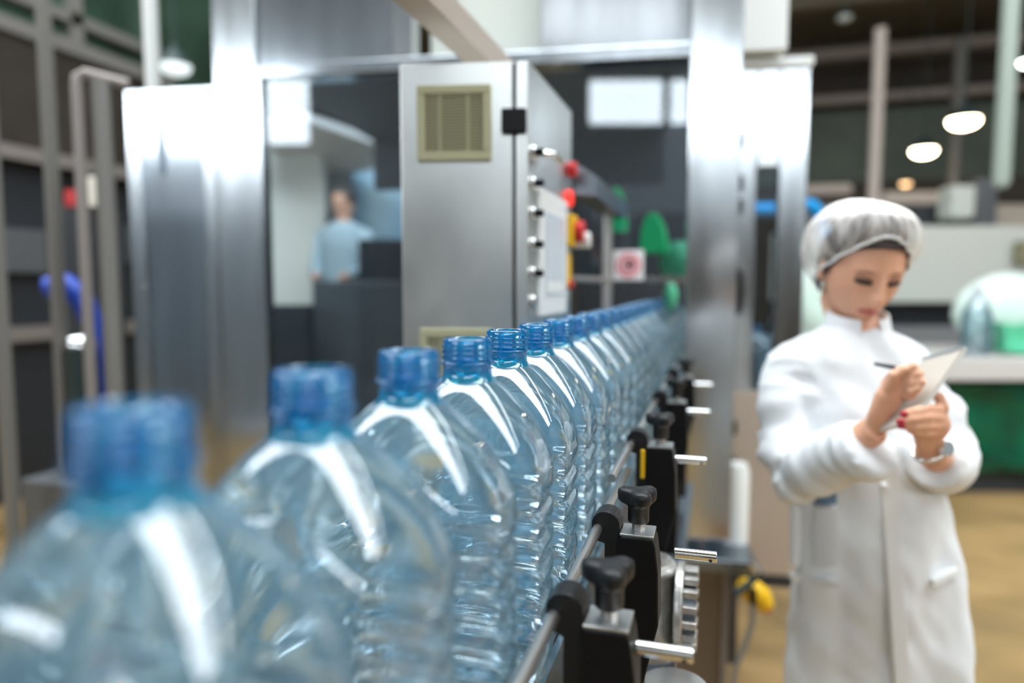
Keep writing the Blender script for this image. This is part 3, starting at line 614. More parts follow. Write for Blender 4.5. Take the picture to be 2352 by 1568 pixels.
MB().tube([MP(-2.0, -0.05, -1.5), MP(-2.0, -0.05, 0.74), MP(-1.995, -0.05, 0.775), MP(-1.975, -0.04, 0.79), MP(-1.84, 0.02, 0.76)], 0.020, 16).build('tube', 'rail_pinkish', gfr, smooth=60)
MB().tube([MP(-1.925, -0.02, -1.5), MP(-1.925, -0.02, 0.77)], 0.032, 16).build('post', 'frame_grey', gfr, smooth=60)
tag(MB().tube([MP(-1.94, 0.3, -1.5), MP(-1.94, 0.3, ZC - CAMZ)], 0.030, 16).build('column', 'painted_white', smooth=60), 'white round column rising behind the rounded guard frame', 'column')
tag(MB().box(*(lambda c: (c.x - .02, c.x + .02, c.y - .02, c.y + .02, 0, ZC))(atD(124, 500, 2.9))).build('column', 'frame_grey'), 'grey upright column at far left in front of the brown housing', 'column')
tag(MB().box(*(lambda c: (c.x - .02, c.x + .02, c.y - .02, c.y + .02, 0, ZC))(atD(-12, 500, 2.7))).build('column', 'frame_grey'), 'grey upright at the extreme left edge', 'column')
dt = thing('drip_tray', 'low blue grey steel drip tray with cross bars left of the bottle row', 'tray', (-1.2, 0.8, 0))
MB().box(-2.3, -0.36, -0.3, 1.22, 0.72, 0.74).build('pan', 'steel_dark', dt)
for k in range(6): MB().box(-2.3, -0.36, -0.2 + 0.25 * k, -0.17 + 0.25 * k, 0.80, 0.825).build('cross_bar', 'steel', dt)
for x in (-2.28, -0.40):
    for y in (-0.28, 1.18): MB().box(x, x + 0.04, y, y + 0.04, 0, 0.83).build('leg', 'steel_dark', dt)
for x in (-2.3, -0.40): MB().box(x, x + 0.04, -0.3, 1.22, 0.775, 0.80).build('side_rail', 'steel_dark', dt)
tag(MB().box(-1.05, -0.70, 0.75, 0.95, 0.742, 0.77).build('crate_lid', 'yellow_plastic', bevel=0.005), 'flat yellow lid lying in the drip tray behind the first bottle', 'lid')
# brown housing along the left
hs = thing('brown_housing', 'tall brown panelled machine housing with grey window frames at far left', 'machine housing', (-4.8, 4.5, 0))
HX = -4.6
MB().box(HX - 0.5, HX, 2.0, 5.3, CAMZ + 0.90, CAMZ + 1.70).build('upper_panel', 'brown_panel', hs)
MB().box(HX - 0.5, HX - 0.1, 2.0, 5.3, 0.0, CAMZ + 0.90).build('lower_body', 'machine_dark', hs)
MB().box(HX - 0.02, HX + 0.04, 2.0, 5.3, CAMZ + 0.86, CAMZ + 0.95).build('ledge', 'rail_pinkish', hs)
f = MB(); f.box(HX - 0.04, HX + 0.03, 2.0, 5.0, CAMZ + 1.70, CAMZ + 1.80); f.box(HX - 0.04, HX + 0.03, 2.0, 5.0, CAMZ + 1.92, CAMZ + 2.0)
for y in (2.6, 4.0, 4.72): f.box(HX - 0.04, HX + 0.03, y, y + 0.10, CAMZ + 1.8, CAMZ + 3.2)
f.build('window_frame', 'frame_grey', hs)
MB().box(HX - 0.06, HX - 0.04, 2.0, 6.6, CAMZ + 1.5, CAMZ + 3.2).build('window_pane', 'green_pane', hs)
MB().box(HX - 0.1, HX - 0.02, 2.0, 5.3, CAMZ - 0.38, CAMZ - 0.28).build('lower_rail', 'rail_pinkish', hs)
for k, (y, z, h_, m) in enumerate(((2.6, 0.15, 0.35, 'machine_grey'), (3.3, 0.1, 0.3, 'machine_grey'), (3.9, -0.15, 0.5, 'machine_grey'), (4.5, 0.2, 0.3, 'machine_grey'))):
    MB().box(HX - 0.1, HX - 0.02, y, y + 0.45, CAMZ + z, CAMZ + z + h_).build('panel', m, hs)
std('stand', 'machine_dark', 146, 234, 476, 3.4, 0.25, 'dark stand carrying the red and beige boxes behind the left columns', 'stand')
blk('red_box', 'red_plastic', 148, 196, 436, 474, 3.4, 0.10, 'small red box seen behind the left columns', 'box', bevel=0.006)
blk('beige_box', 'cream_wall', 198, 232, 405, 474, 3.4, 0.10, 'small beige box right of the small red box', 'box', bevel=0.006)
P3 = lambda x, y: atD(x, y, 3.0)
tag(MB().tube([P3(112, 660), P3(150, 655), P3(185, 680), P3(208, 730), P3(232, 785), Vector((P3(240, 900).x, P3(240, 900).y, 0.02))], [0.05, 0.055, 0.05, 0.045, 0.03, 0.02], 14).build('hose', 'blue_deep', smooth=60), 'thick deep blue hose arching behind the left columns', 'hose')
cn = thing('canister', 'dark green canister with a shiny chrome lid at left', 'canister', atD(180, 900, 2.9))
c = atD(185, 800, 2.9)
MB().lathe(c.x, c.y, [(0.055, c.z - 0.55), (0.055, c.z)], 24).build('body', 'lamp_shade_dark', cn, smooth=40)
MB().lathe(c.x, c.y, [(0.06, c.z), (0.06, c.z + 0.03), (0.045, c.z + 0.05), (0.02, c.z + 0.06)], 24).build('lid', 'chrome', cn, smooth=40)
tag(MB().box(c.x - 0.22, c.x + 0.22, c.y - 0.13, c.y + 0.07, 0, c.z - 0.55).build('pedestal', 'machine_grey', bevel=0.01), 'low grey pedestal under the dark green canister', 'pedestal')
# ---- behind the left pane, solid stand-ins for what it reflects: cream wall, lamp, worker, tanks
std('cream_partition', 'cream_wall', 560, 752, 345, 5.2, 0.1, 'tall cream partition panel seen in the machine pane', 'partition')
a = atD(700, 300, 4.6)
sc = MB(); sc.prism([atD(560, 330, 5.0), atD(660, 262, 4.6), atD(960, 365, 5.2), atD(780, 405, 5.6)], (0, 0, 0.05)); tag(sc.build('sloping_hood', 'bezel_white'), 'pale sloping hood seen in the machine pane', 'hood')
std('curtain', 'blue_curtain', 815, 960, 385, 5.6, 0.06, 'pale blue strip curtain behind the far worker', 'curtain')
std('partition', 'machine_mid', 752, 815, 380, 5.5, 0.08, 'grey partition panel between cream panel and blue curtain', 'partition')
std('grey_tank', 'machine_grey', 722, 960, 645, 3.9, 0.25, 'low grey metal tank seen in the machine pane', 'tank')
std('grey_tank', 'machine_dark', 612, 712, 700, 3.7, 0.12, 'darker low tank left of the grey metal tank', 'tank')
std('dark_case', 'machine_dark', 828, 930, 548, 4.4, 0.3, 'dark case behind the grey tank beside the far worker', 'case')
# far worker in pale blue
wk = thing('person', 'person in pale blue work shirt with dark hair seen far off in the machine pane', 'person', (atD(795, 800, 4.9).x, atD(795, 800, 4.9).y, 0))
wc = BASE[wk]
wb = MB(); zt = atD(782, 470, 4.9).z
wb.loft([[(wc.x + a_ * math.cos(2 * PI * k / 16), wc.y + b_ * math.sin(2 * PI * k / 16), z) for k in range(16)] for a_, b_, z in
         ((0.10, 0.08, 0.02), (0.10, 0.09, 0.5), (0.13, 0.11, 0.85), (0.12, 0.1, 1.05), (0.15, 0.11, zt - 0.32), (0.17, 0.10, zt - 0.17), (0.05, 0.05, zt - 0.12), (0.045, 0.045, zt - 0.08), (0.07, 0.085, zt - 0.02), (0.075, 0.09, zt + 0.06), (0.03, 0.04, zt + 0.12))])
for sx in (-1, 1): wb.tube([(wc.x + sx * 0.17, wc.y, zt - 0.2), (wc.x + sx * 0.20, wc.y - 0.03, zt - 0.45), (wc.x + sx * 0.10, wc.y - 0.22, zt - 0.52)], [0.045, 0.038, 0.028], 10)
wb.build('body', 'skin', wk, smooth=180)
cs = MB(); cs.loft([[(wc.x + a_ * math.cos(2 * PI * k / 16), wc.y + b_ * math.sin(2 * PI * k / 16), z) for k in range(16)] for a_, b_, z in ((0.17, 0.13, 0.80), (0.15, 0.12, 1.05), (0.175, 0.13, zt - 0.32), (0.19, 0.12, zt - 0.18), (0.07, 0.065, zt - 0.12))])
for sx in (-1, 1): cs.tube([(wc.x + sx * 0.16, wc.y, zt - 0.19), (wc.x + sx * 0.205, wc.y - 0.03, zt - 0.45), (wc.x + sx * 0.12, wc.y - 0.18, zt - 0.51)], [0.06, 0.052, 0.042], 10)
cs.build('shirt', 'worker_blue', wk, smooth=180)
MB().loft([[(wc.x + a_ * math.cos(2 * PI * k / 16), wc.y + b_ * math.sin(2 * PI * k / 16), z) for k in range(16)] for a_, b_, z in ((0.13, 0.11, 0.02), (0.13, 0.12, 0.5), (0.155, 0.125, 0.82))]).build('trousers', 'trousers', wk, smooth=180)
MB().ball((wc.x, wc.y + 0.015, zt + 0.05), (0.088, 0.10, 0.088), 10).build('hair', 'hair', wk, smooth=180)
# interior machine darks on the right of the cabinet
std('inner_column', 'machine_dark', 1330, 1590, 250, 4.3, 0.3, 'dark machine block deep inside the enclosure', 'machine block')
# ================================================================== RIGHT BACKGROUND
bc = thing('low_cabinet', 'beige brown low cabinet on a dark plinth behind the woman', 'cabinet', (atD(1850, 1000, 3.7).x, atD(1850, 1000, 3.7).y, 0))
a = atD(1700, 900, 3.7); b = atD(2000, 900, 3.7); a.z = b.z = 0; n = Vector((-(b - a).y, (b - a).x, 0)).normalized() * 0.5
up = lambda z: Vector((0, 0, z))
MB().hexa([a + up(.1), b + up(.1), b + n + up(.1), a + n + up(.1), a + up(.72), b + up(.72), b + n + up(.72), a + n + up(.72)]).build('body', 'tray', bc, bevel=0.01)
MB().hexa([a, b, b + n, a + n, a + up(.1), b + up(.1), b + n + up(.1), a + n + up(.1)]).build('plinth', 'machine_dark', bc)
# pale machine housing
ph = thing('pale_housing', 'long pale green grey machine housing behind the woman', 'machine housing', (atD(2180, 900, 7.6).x, atD(2180, 900, 7.6).y, 0))
def hpart(name, m, x0, x1, y0, y1, d, dep):
    a = atD(x0, y1 or 900, d); b = atD(x1, y1 or 900, d); a.z = b.z = (atD((x0 + x1) / 2, y1, d).z if y1 else 0.0); z1 = atD((x0 + x1) / 2, y0, d).z
    rr__ = b - a; n = Vector((-rr__.y, rr__.x, 0)).normalized() * dep; h_ = Vector((0, 0, z1 - a.z))
    MB().hexa([a, b, b + n, a + n, a + h_, b + h_, b + n + h_, a + n + h_]).build(name, m, ph, bevel=0.01)
hpart('body', 'housing_pale', 1860, 2500, 518, 694, 7.6, 1.2)
hpart('recess', 'machine_dark', 1900, 2500, 694, 752, 7.9, 0.8)
hpart('shelf', 'machine_mid', 1880, 2500, 752, 800, 7.5, 1.1)
hpart('plinth', 'machine_grey', 1880, 2500, 800, None, 7.8, 0.8)
blk('panel_label', 'vent_slat', 2335, 2375, 553, 605, 7.5, 0.05, 'small ochre panel on the pale housing at the right edge', 'panel', bevel=0)
k_ = 0
for (x0, x1, y0, y1, m, nm, lab, cat) in ((1862, 2020, 470, 520, 'machine_mid', 'duct', 'grey duct lying on the housing left above the hair net', 'duct'),
        (2100, 2205, 468, 520, 'machine_dark', 'drive_unit', 'dark drive unit on top of the pale housing', 'drive unit'),
        (2030, 2180, 440, 472, 'beam_pink', 'duct', 'pinkish duct behind the dark drive unit', 'duct'),
        (2185, 2240, 425, 500, 'housing_pale', 'vessel', 'pale upright vessel right of the dark drive unit', 'vessel'),
        (2240, 2290, 408, 520, 'machine_grey', 'valve_box', 'grey valve box beside the pale upright vessel', 'valve box'),
        (2240, 2420, 468, 520, 'tray', 'manifold', 'brownish pipe manifold on the housing at right edge', 'manifold')):
    blk(nm, m, x0, x1, y0, y1, 7.72 + 0.34 * (k_ % 3), 0.28, lab, cat, bevel=0.03); k_ += 1
P9 = lambda x, y: atD(x, y, 9.0)
tag(MB().tube([Vector((P9(1800, 438).x, P9(1800, 438).y, 0.02)), P9(1800, 500), P9(1805, 440), P9(1950, 436)], 0.085, 16).build('duct_pipe', 'beam_pink', smooth=60), 'thick pinkish pipe end right of the machine door', 'pipe')
# packing table with bottle, wrapped packs and green bale
tb = thing('packing_table', 'pale grey packing table at right background', 'table', (atD(2300, 900, 4.9).x, atD(2300, 900, 4.9).y, 0))
a = atD(2130, 872, 4.7); zt_ = a.z; b = atD(2640, 872, 4.7); zt_ = atD(2300, 822, 4.7).z; a.z = b.z = zt_ - 0.16; n = Vector((-(b - a).y, (b - a).x, 0)).normalized() * 1.15
MB().hexa([a, b, b + n, a + n, a + up(.16), b + up(.16), b + n + up(.16), a + n + up(.16)]).build('tabletop', 'table_grey', tb, bevel=0.01)
for q_ in (a + (b - a) * .02 + n * .05, a + (b - a) * .98 + n * .05, a + (b - a) * .98 + n * .92, a + (b - a) * .02 + n * .92):
    MB().box(q_.x - .03, q_.x + .03, q_.y - .03, q_.y + .03, 0, zt_ - 0.16).build('leg', 'frame_grey', tb)
def bale(px0, px1, z0, z1, d, dep, m, name, label, cat, seed):
    a = atD(px0, 900, d); b = atD(px1, 900, d); a.z = b.z = z0; r = b - a; n = Vector((-r.y, r.x, 0)).normalized() * dep
    q_ = MB(); N = 12; me_ = bmesh.new()
    q_.hexa([a, b, b + n, a + n, a + up(z1 - z0), b + up(z1 - z0), b + n + up(z1 - z0), a + n + up(z1 - z0)])
    o = q_.build(name, m, smooth=180); bm = bmesh.new(); bm.from_mesh(o.data); bmesh.ops.subdivide_edges(bm, edges=bm.edges, cuts=14, use_grid_fill=True)
    for v in bm.verts:
        k = noise.noise_vector(v.co * 5 + Vector((seed, 0, 0))) * 0.05; v.co += k; v.co.z = max(v.co.z, 0)
    bm.to_mesh(o.data); bm.free()
    for p in o.data.polygons: p.use_smooth = True
    return tag(o, label, cat)
bale(2165, 2620, 0.14, zt_ - 0.20, 4.85, 0.85, 'bale_green', 'wrapped_bale', 'dark green film wrapped bale under the packing table', 'bale', 1)
plt = MB(); a = atD(2165, 900, 4.9); b = atD(2620, 900, 4.9); a.z = b.z = 0; n = Vector((-(b - a).y, (b - a).x, 0)).normalized() * 0.8
plt.hexa([a, b, b + n, a + n, a + up(.13), b + up(.13), b + n + up(.13), a + n + up(.13)]); tag(plt.build('pallet', 'machine_dark'), 'dark pallet under the green wrapped bale', 'pallet')
c = atD(2330, 700, 5.25); wp = MB().ball((c.x, c.y, zt_ + 0.30), (0.46, 0.20, 0.30), 16, Matrix.Rotation(PH, 3, 'Z'))
wp.v = [Vector((v.x, v.y, max(v.z, zt_ + 0.002))) + noise.noise_vector(v * 6) * 0.012 * (v.z > zt_ + 0.05) for v in wp.v]
tag(wp.build('wrapped_pack', 'wrap_white', smooth=180), 'rounded white film wrapped pack standing on the packing table', 'pack')
bale(2300, 2560, zt_ + 0.02, zt_ + 0.22, 4.82, 0.16, 'green_pale', 'green_pack', 'smaller green pack in front of the rounded white pack', 'pack', 5)
bale(1830, 1935, 0.545, 1.62, 5.0, 0.5, 'wrap_white', 'wrapped_stack', 'pale green wrapped stack behind the woman at left of her cap', 'stack', 9)
bale(1835, 1960, 0.0, 0.5, 4.95, 0.5, 'bale_green', 'wrapped_bale', 'dark green bale under the pale wrapped stack behind the woman', 'bale', 11)
P4 = lambda x, y: atD(x, y, 4.4)
def low(p): return Vector((p.x, p.y, 0.03))
tag(MB().tube([low(P4(1640, 700)), P4(1640, 700), P4(1642, 500), P4(1665, 482), P4(1725, 480), P4(1800, 480), P4(1845, 468), P4(1868, 473), P4(1884, 500), P4(1888, 540), P4(1905, 600), P4(1940, 700), low(P4(1940, 900))], 0.040, 14).build('hose', 'blue_hose', smooth=60), 'bright blue hose passing behind the machine door and arching down beside the hair net', 'hose')
# large blurred bottle on the table
c = atD(2238, 838, 4.9); q = zt_
lb = thing('water_bottle', 'large pale clear bottle standing on the packing table', 'bottle', (c.x, c.y, q))
MB().lathe(c.x, c.y, [(0.085, q + .005), (0.095, q + .02), (0.097, q + .12), (0.085, q + .15), (0.097, q + .18), (0.095, q + .28), (0.075, q + .35), (0.045, q + .41), (0.034, q + .43)], 32, False).build('body', 'bottle_clear', lb, smooth=180)
MB().lathe(c.x, c.y, [(0.034, q + .43), (0.036, q + .47), (0.036, q + .49)], 24).build('cap', 'screen_white', lb, smooth=40)
# small bottles seen in the door window
for i, (px, py) in enumerate(((1735, 800), (1778, 805))):
    c = atD(px, 860, 3.3 + 0.1 * i)
    # stand on the low steel ledge
    o = copy_tree(b0, Vector((c.x, c.y, 0.98))); o['label'] = ['clear bottle seen through the machine door window, nearer its left edge', 'clear bottle seen through the machine door window, nearer its right edge'][i]; o['group'] = 'bottles behind the machine door'
c = atD(1757, 860, 3.4); of = thing('outfeed_table', 'grey outfeed table on thin legs behind the machine door', 'table', (c.x, c.y, 0))
MB().box(c.x - .3, c.x + .25, c.y - .2, c.y + .12, 0.94, 0.978).build('tabletop', 'machine_grey', of)
for x in (c.x - .28, c.x + .22): MB().box(x, x + .03, c.y, c.y + .03, 0, 0.94).build('leg', 'machine_grey', of)
# columns and hanging things at upper right
for (px, d, r, m, nm, lab) in ((2013, 7.0, 0.058, 'beam_pink', 'column', 'pinkish slim column above the hair net'), (2196, 10.5, 0.085, 'frame_grey', 'column', 'faint grey column behind the brighter pendant lamp')):
    c = atD(px, 300, d); tag(MB().cyl((c.x, c.y, 0), (c.x, c.y, atD(px, 66 if px < 2100 else 90, d).z), r, 20).build(nm, m, smooth=60), lab, 'column')
c = atD(2306, 300, 5.2); tag(MB().tube([(c.x, c.y, ZC), (c.x, c.y, atD(2306, 420, 5.2).z), (c.x, c.y, atD(2306, 432, 5.2).z)], [0.055, 0.06, 0.035], 20).build('hanging_pipe', 'pipe_green', smooth=60), 'pale green pipe hanging from the ceiling near the right edge', 'pipe')
def pendant(px, py, d, r, m, label, group='pendant lamps in the far hall'):
    c = atD(px, py, d); t = thing('pendant_lamp', label, 'lamp', c, group)
    MB().lathe(c.x, c.y, [(r, c.z), (r * 0.95, c.z + r * 0.25), (r * 0.55, c.z + r * 0.75), (r * 0.18, c.z + r * 0.95), (r * 0.16, c.z + r * 1.3)], 28, False).build('shade', 'lamp_shade_dark', t, smooth=60)
    MB().ball((c.x, c.y, c.z - r * 0.05), (r * 0.93, r * 0.93, r * 0.50), 10).build('bulb', m, t, smooth=180)
    MB().cyl((c.x, c.y, c.z + r * 1.3), (c.x, c.y, ZC), 0.008, 6).build('cord', 'lamp_shade_dark', t)
pendant(2214, 276, 8.0, 0.17, 'bulb_warm', 'bright warm pendant lamp, the upper one left of the hanging pipe')
pendant(2122, 345, 10.0, 0.17, 'bulb_warm', 'bright warm pendant lamp, the lower one in front of the pale rail')
pendant(2080, 421, 12.5, 0.09, 'bulb_amber', 'small dim amber pendant lamp low over the pinkish duct')
pendant(2362, 142, 6.5, 0.08, 'strip_light', 'small white lamp cut by the right edge of the view')
pendant(402, 152, 5.6, 0.13, 'lamp_soft', 'white lamp glowing above the glazed door at left')
pendant(1940, 40, 8.0, 0.09, 'housing_pale', 'small unlit grey green lamp near the top edge left of the pinkish column')
# ================================================================== THE WOMAN
wl = atD(1985, 700, 1.45)
wo = thing('person', 'woman in white lab coat and hair net writing on a notepad', 'person', (wl.x, wl.y, 0))
W = atD
R_ = Vector((_c, _s, 0)); FW = Vector((-_s, _c, 0)); UP = Vector((0, 0, 1))
def ell(c, rx, ry, N=28, n=2.0, tilt=0.0, yaw=0.0):   # ellipse ring around c: rx sideways, ry in depth
    out = []
    for k in range(N):
        t = 2 * PI * k / N; c_, s_ = math.cos(t), math.sin(t); q = (abs(c_) ** n + abs(s_) ** n) ** (-1 / n)
        x, y = rx * q * c_, ry * q * s_; x, y = x * math.cos(yaw) - y * math.sin(yaw), x * math.sin(yaw) + y * math.cos(yaw)
        out.append(c + R_ * x + FW * y + UP * (tilt * x))
    return out
def remesh(o, vox, it=4, fac=0.5, disp=None):
    m = o.modifiers.new('r', 'REMESH'); m.mode = 'VOXEL'; m.voxel_size = vox; m.use_smooth_shade = True
    s_ = o.modifiers.new('s', 'SMOOTH'); s_.iterations = it; s_.factor = fac
# --- head (sculpted by formula), in head space: x sideways, -y forward, z up
HC = W(1978, 612, 1.455)
HM = Matrix((R_, FW, UP)).transposed() @ Matrix.Rotation(math.radians(24), 3, 'X') @ Matrix.Rotation(math.radians(3), 3, 'Y') @ Matrix.Rotation(math.radians(-3), 3, 'Z')
def head_pt(x, y, z): return HC + HM @ Vector((x, y, z))
def gs(x, s): return math.exp(-(x / s) ** 2)
def head_surface(th, ph):                              # th around (0 = forward), ph latitude
    cx_, sx_ = math.cos(ph), math.sin(ph)
    x = math.sin(th) * cx_; y = -math.cos(th) * cx_; z = sx_
    X_, Y_, Z_ = x * 0.076, y * 0.096, z * 0.122
    f = max(0, -y)
    if Z_ < 0:                                          # jaw
        k = min(1, -Z_ / 0.118); X_ *= 1 - 0.30 * k ** 1.5; Y_ = Y_ * (1 - 0.10 * k) - 0.012 * k
        if y > 0: Y_ *= 1 - 0.55 * k
    d = 0
    zz = Z_
    d += 0.024 * gs(X_, 0.0105 + 0.004 * (zz < -0.02)) * gs(zz + 0.030, 0.017) * f           # nose tip
    d += 0.012 * gs(X_, 0.009) * gs(zz + 0.006, 0.022) * f                                    # bridge
    d += 0.005 * gs(abs(X_) - 0.012, 0.007) * gs(zz + 0.036, 0.008) * f
    d -= 0.008 * gs(abs(X_) - 0.031, 0.013) * gs(zz - 0.004, 0.011) * f                       # eye sockets
    d += 0.004 * gs(abs(X_) - 0.030, 0.010) * gs(zz - 0.002, 0.006) * f                       # lids
    d += 0.004 * gs(abs(X_) - 0.030, 0.020) * gs(zz - 0.024, 0.008) * f                       # brow ridge
    d += 0.006 * gs(X_, 0.020) * gs(zz + 0.066, 0.012) * f                                    # lips
    d -= 0.003 * gs(X_, 0.02) * gs(zz + 0.083, 0.006) * f
    d += 0.006 * gs(X_, 0.018) * gs(zz + 0.100, 0.012) * f                                    # chin
    d += 0.003 * gs(abs(X_) - 0.045, 0.016) * gs(zz + 0.022, 0.02) * f                        # cheekbones
    return X_, Y_ - d, Z_
def face_pt(X0, Z0, off=0.0):                          # surface point at sideways X0 and height Z0
    best = None
    for j in range(-40, 41):
        th = j * 0.03
        for i in range(-48, 49, 1):
            ph = i * 0.032
            p = head_surface(th, ph); e = (p[0] - X0) ** 2 + (p[2] - Z0) ** 2
            if best is None or e < best[0]: best = (e, p)
    p = best[1]; return head_pt(p[0], p[1] - off, p[2])
bd = MB()
rings = []
for i in range(1, 60):
    ph = -PI / 2 + PI * i / 60
    rings.append([head_pt(*head_surface(2 * PI * k / 80, ph)) for k in range(80)])
bd.loft(rings)
for sx in (-1, 1): bd.ball(head_pt(sx * 0.074, 0.006, -0.012), (0.010, 0.018, 0.030), 8, HM @ Matrix.Rotation(sx * 0.3, 3, 'Z'))
# neck, torso, legs
nk = W(1972, 770, 1.475)
bd.tube([head_pt(0, 0.030, -0.04), head_pt(0, 0.035, -0.085), nk + UP * -0.01, nk - UP * 0.07], [0.050, 0.049, 0.052, 0.07], 24)
TC = lambda y, d=1.47, x=1965: W(x, y, d)
bd.loft([ell(TC(830), 0.09, 0.045), ell(TC(890), 0.13, 0.060), ell(TC(1000, x=1972), 0.125, 0.065), ell(TC(1150, x=1992), 0.115, 0.07), ell(TC(1330, x=2008), 0.13, 0.085), ell(TC(1450, x=2010), 0.125, 0.085)])
hipz = TC(1400).z
for sx in (-1, 1):
    hp_ = TC(1400, x=2010) + R_ * (sx * 0.085); kn = Vector((hp_.x, hp_.y, 0.46)); an = Vector((hp_.x, hp_.y, 0.09))
    bd.tube([hp_, kn, kn - UP * 0.1, an], [0.07, 0.055, 0.056, 0.036], 16); bd.tube([an + FW * 0.03 - UP * 0.045, an - FW * 0.09 - UP * 0.055, an - FW * 0.17 - UP * 0.062], [0.035, 0.036, 0.022], 12, flat=0.8)
# arm paths
SL, EL, WLr = W(1830, 880, 1.46), W(1812, 1105, 1.38), W(2012, 985, 1.215)          # her right arm (image left)
SR, ER, WRr = W(2098, 880, 1.47), W(2188, 1075, 1.44), W(2137, 1040, 1.215)         # her left arm
bd.tube([SL, EL, EL * .5 + WLr * .5, WLr], [0.032, 0.032, 0.03, 0.026], 16); bd.tube([SR, ER, ER * .5 + WRr * .5, WRr], [0.032, 0.031, 0.03, 0.0255], 16)
# --- hands
def finger(pts, r0, r1): bd.tube(pts, [r0 + (r1 - r0) * i / (len(pts) - 1) for i in range(len(pts))], 10); bd.ball(pts[-1], r1 * 1.0, 6); [bd.ball(p, r0 + (r1 - r0) * i / (len(pts) - 1), 6) for i, p in enumerate(pts[:-1])]
# right hand (image left) holding the pen: wrist -> palm -> curled fingers
DH = 1.195
pr_ = lambda x, y, d=DH: W(x, y, d)
bd.tube([WLr, pr_(2022, 950, 1.205), pr_(2040, 915, 1.20), pr_(2060, 880, 1.20)], [0.024, 0.022, 0.026, 0.023], 16, flat=0.62, up=(FW))
bd.ball(pr_(2056, 888, 1.20), (0.024, 0.018, 0.027), 10)
finger([pr_(2070, 866, 1.19), pr_(2098, 842, 1.175), pr_(2112, 858, 1.17), pr_(2100, 868, 1.175)], 0.0092, 0.0075)    # index
finger([pr_(2078, 876, 1.185), pr_(2106, 860, 1.17), pr_(2116, 878, 1.165), pr_(2104, 884, 1.17)], 0.0092, 0.0076)
finger([pr_(2076, 888, 1.185), pr_(2100, 878, 1.17), pr_(2108, 894, 1.165), pr_(2094, 900, 1.17)], 0.0088, 0.0072)
finger([pr_(2070, 900, 1.19), pr_(2090, 896, 1.175), pr_(2096, 908, 1.172), pr_(2084, 912, 1.178)], 0.0078, 0.0065)
finger([pr_(2042, 890, 1.19), pr_(2052, 862, 1.182), pr_(2072, 848, 1.18), pr_(2090, 850, 1.18)], 0.0105, 0.0085)     # thumb
# left hand: holds the pad from below, four fingers lie across its back
DB = 1.165
bd.tube([WRr, W(2135, 1015, 1.20), W(2135, 985, 1.19), W(2138, 960, 1.185)], [0.025, 0.026, 0.033, 0.028], 16, flat=0.6, up=(FW))
bd.ball(W(2138, 975, 1.19), (0.032, 0.018, 0.032), 10)
F4 = [([(2152, 940, 1.18), (2128, 938, 1.162), (2100, 944, 1.158), (2080, 950, 1.162)], 0.0095),
      ([(2156, 958, 1.178), (2130, 957, 1.158), (2098, 962, 1.155), (2072, 968, 1.160)], 0.0098),
      ([(2154, 976, 1.178), (2128, 978, 1.158), (2100, 980, 1.156), (2074, 978, 1.161)], 0.0092),
      ([(2148, 992, 1.180), (2124, 996, 1.162), (2104, 994, 1.160), (2090, 988, 1.163)], 0.0080)]
for pts, r in F4: finger([W(*p) for p in pts], r, r * 0.78)
TH = [W(2158, 960, 1.19), W(2166, 935, 1.185), W(2158, 912, 1.19), W(2142, 906, 1.20)]
finger(TH, 0.0115, 0.0085)
body = bd.build('body', 'skin', wo, smooth=180); remesh(body, 0.0032, 3)
# face details
for sx in (-1, 1):
    pts = [face_pt(sx * 0.030 + dx, 0.0012 - abs(dx) * 0.10 + 0.0, 0.0015) for dx in (-0.015, -0.0075, 0, 0.0075, 0.015)]
    MB().tube(pts, [0.0028, 0.0052, 0.0060, 0.0054, 0.0036], 8).build('eyelashes', 'lash', wo, smooth=180)
    pts = [face_pt(sx * (0.016 + 0.029 * t_), 0.020 + 0.003 * math.sin(PI * t_) - 0.003 * t_, 0.0002) for t_ in (0, 0.25, 0.5, 0.75, 1)]
    MB().tube(pts, [0.0012, 0.0020, 0.0022, 0.0018, 0.0008], 8).build('eyebrow', 'brow', wo, smooth=180)
    pts = [face_pt(sx * 0.030 + dx, 0.008 - abs(dx) * 0.1, 0.0008) for dx in (-0.014, -0.007, 0, 0.007, 0.014)]
    MB().tube(pts, [0.002, 0.0048, 0.0055, 0.0048, 0.002], 8).build('eyelid', 'eyelid', wo, smooth=180)
for dz, rr_ in ((0.0035, 0.0038), (-0.004, 0.0048)):
    pts = [face_pt(dx, -0.064 + dz * (1 - abs(dx) / 0.026), 0.0015) for dx in (-0.021, -0.012, 0, 0.012, 0.021)]
    MB().tube(pts, [0.001, rr_ * 0.8, rr_, rr_ * 0.8, 0.001], 8).build('lip', 'lip', wo, smooth=180)
# hair: cap-shaped shell plus sideburn, visible below and through the net
hr = MB(); rings = []
for i in range(0, 26):
    ph = math.radians(-32) + (PI / 2 - 0.05 - math.radians(-32)) * i / 25; ring = []
    for k in range(48):
        th = 2 * PI * k / 48
        frontness = max(0, math.cos(th)) ** 0.7
        ph2 = ph + (math.radians(49) - ph) * frontness * (1 - i / 25) * 0.96
        x, y, z = math.sin(th) * math.cos(ph2) * 0.0815, -math.cos(th) * math.cos(ph2) * 0.104 + 0.002, math.sin(ph2) * 0.1265
        ring.append(head_pt(x, y, z))
    rings.append(ring)
hr.loft(rings, False); hr.add(rings[-1], [tuple(range(48))]); hr.build('hair', 'hair', wo, smooth=180)
hb = MB().ball(head_pt(-0.01, 0.085, -0.005), (0.05, 0.045, 0.055), 10, HM); hb.build('hair_bun', 'hair', wo, smooth=180)
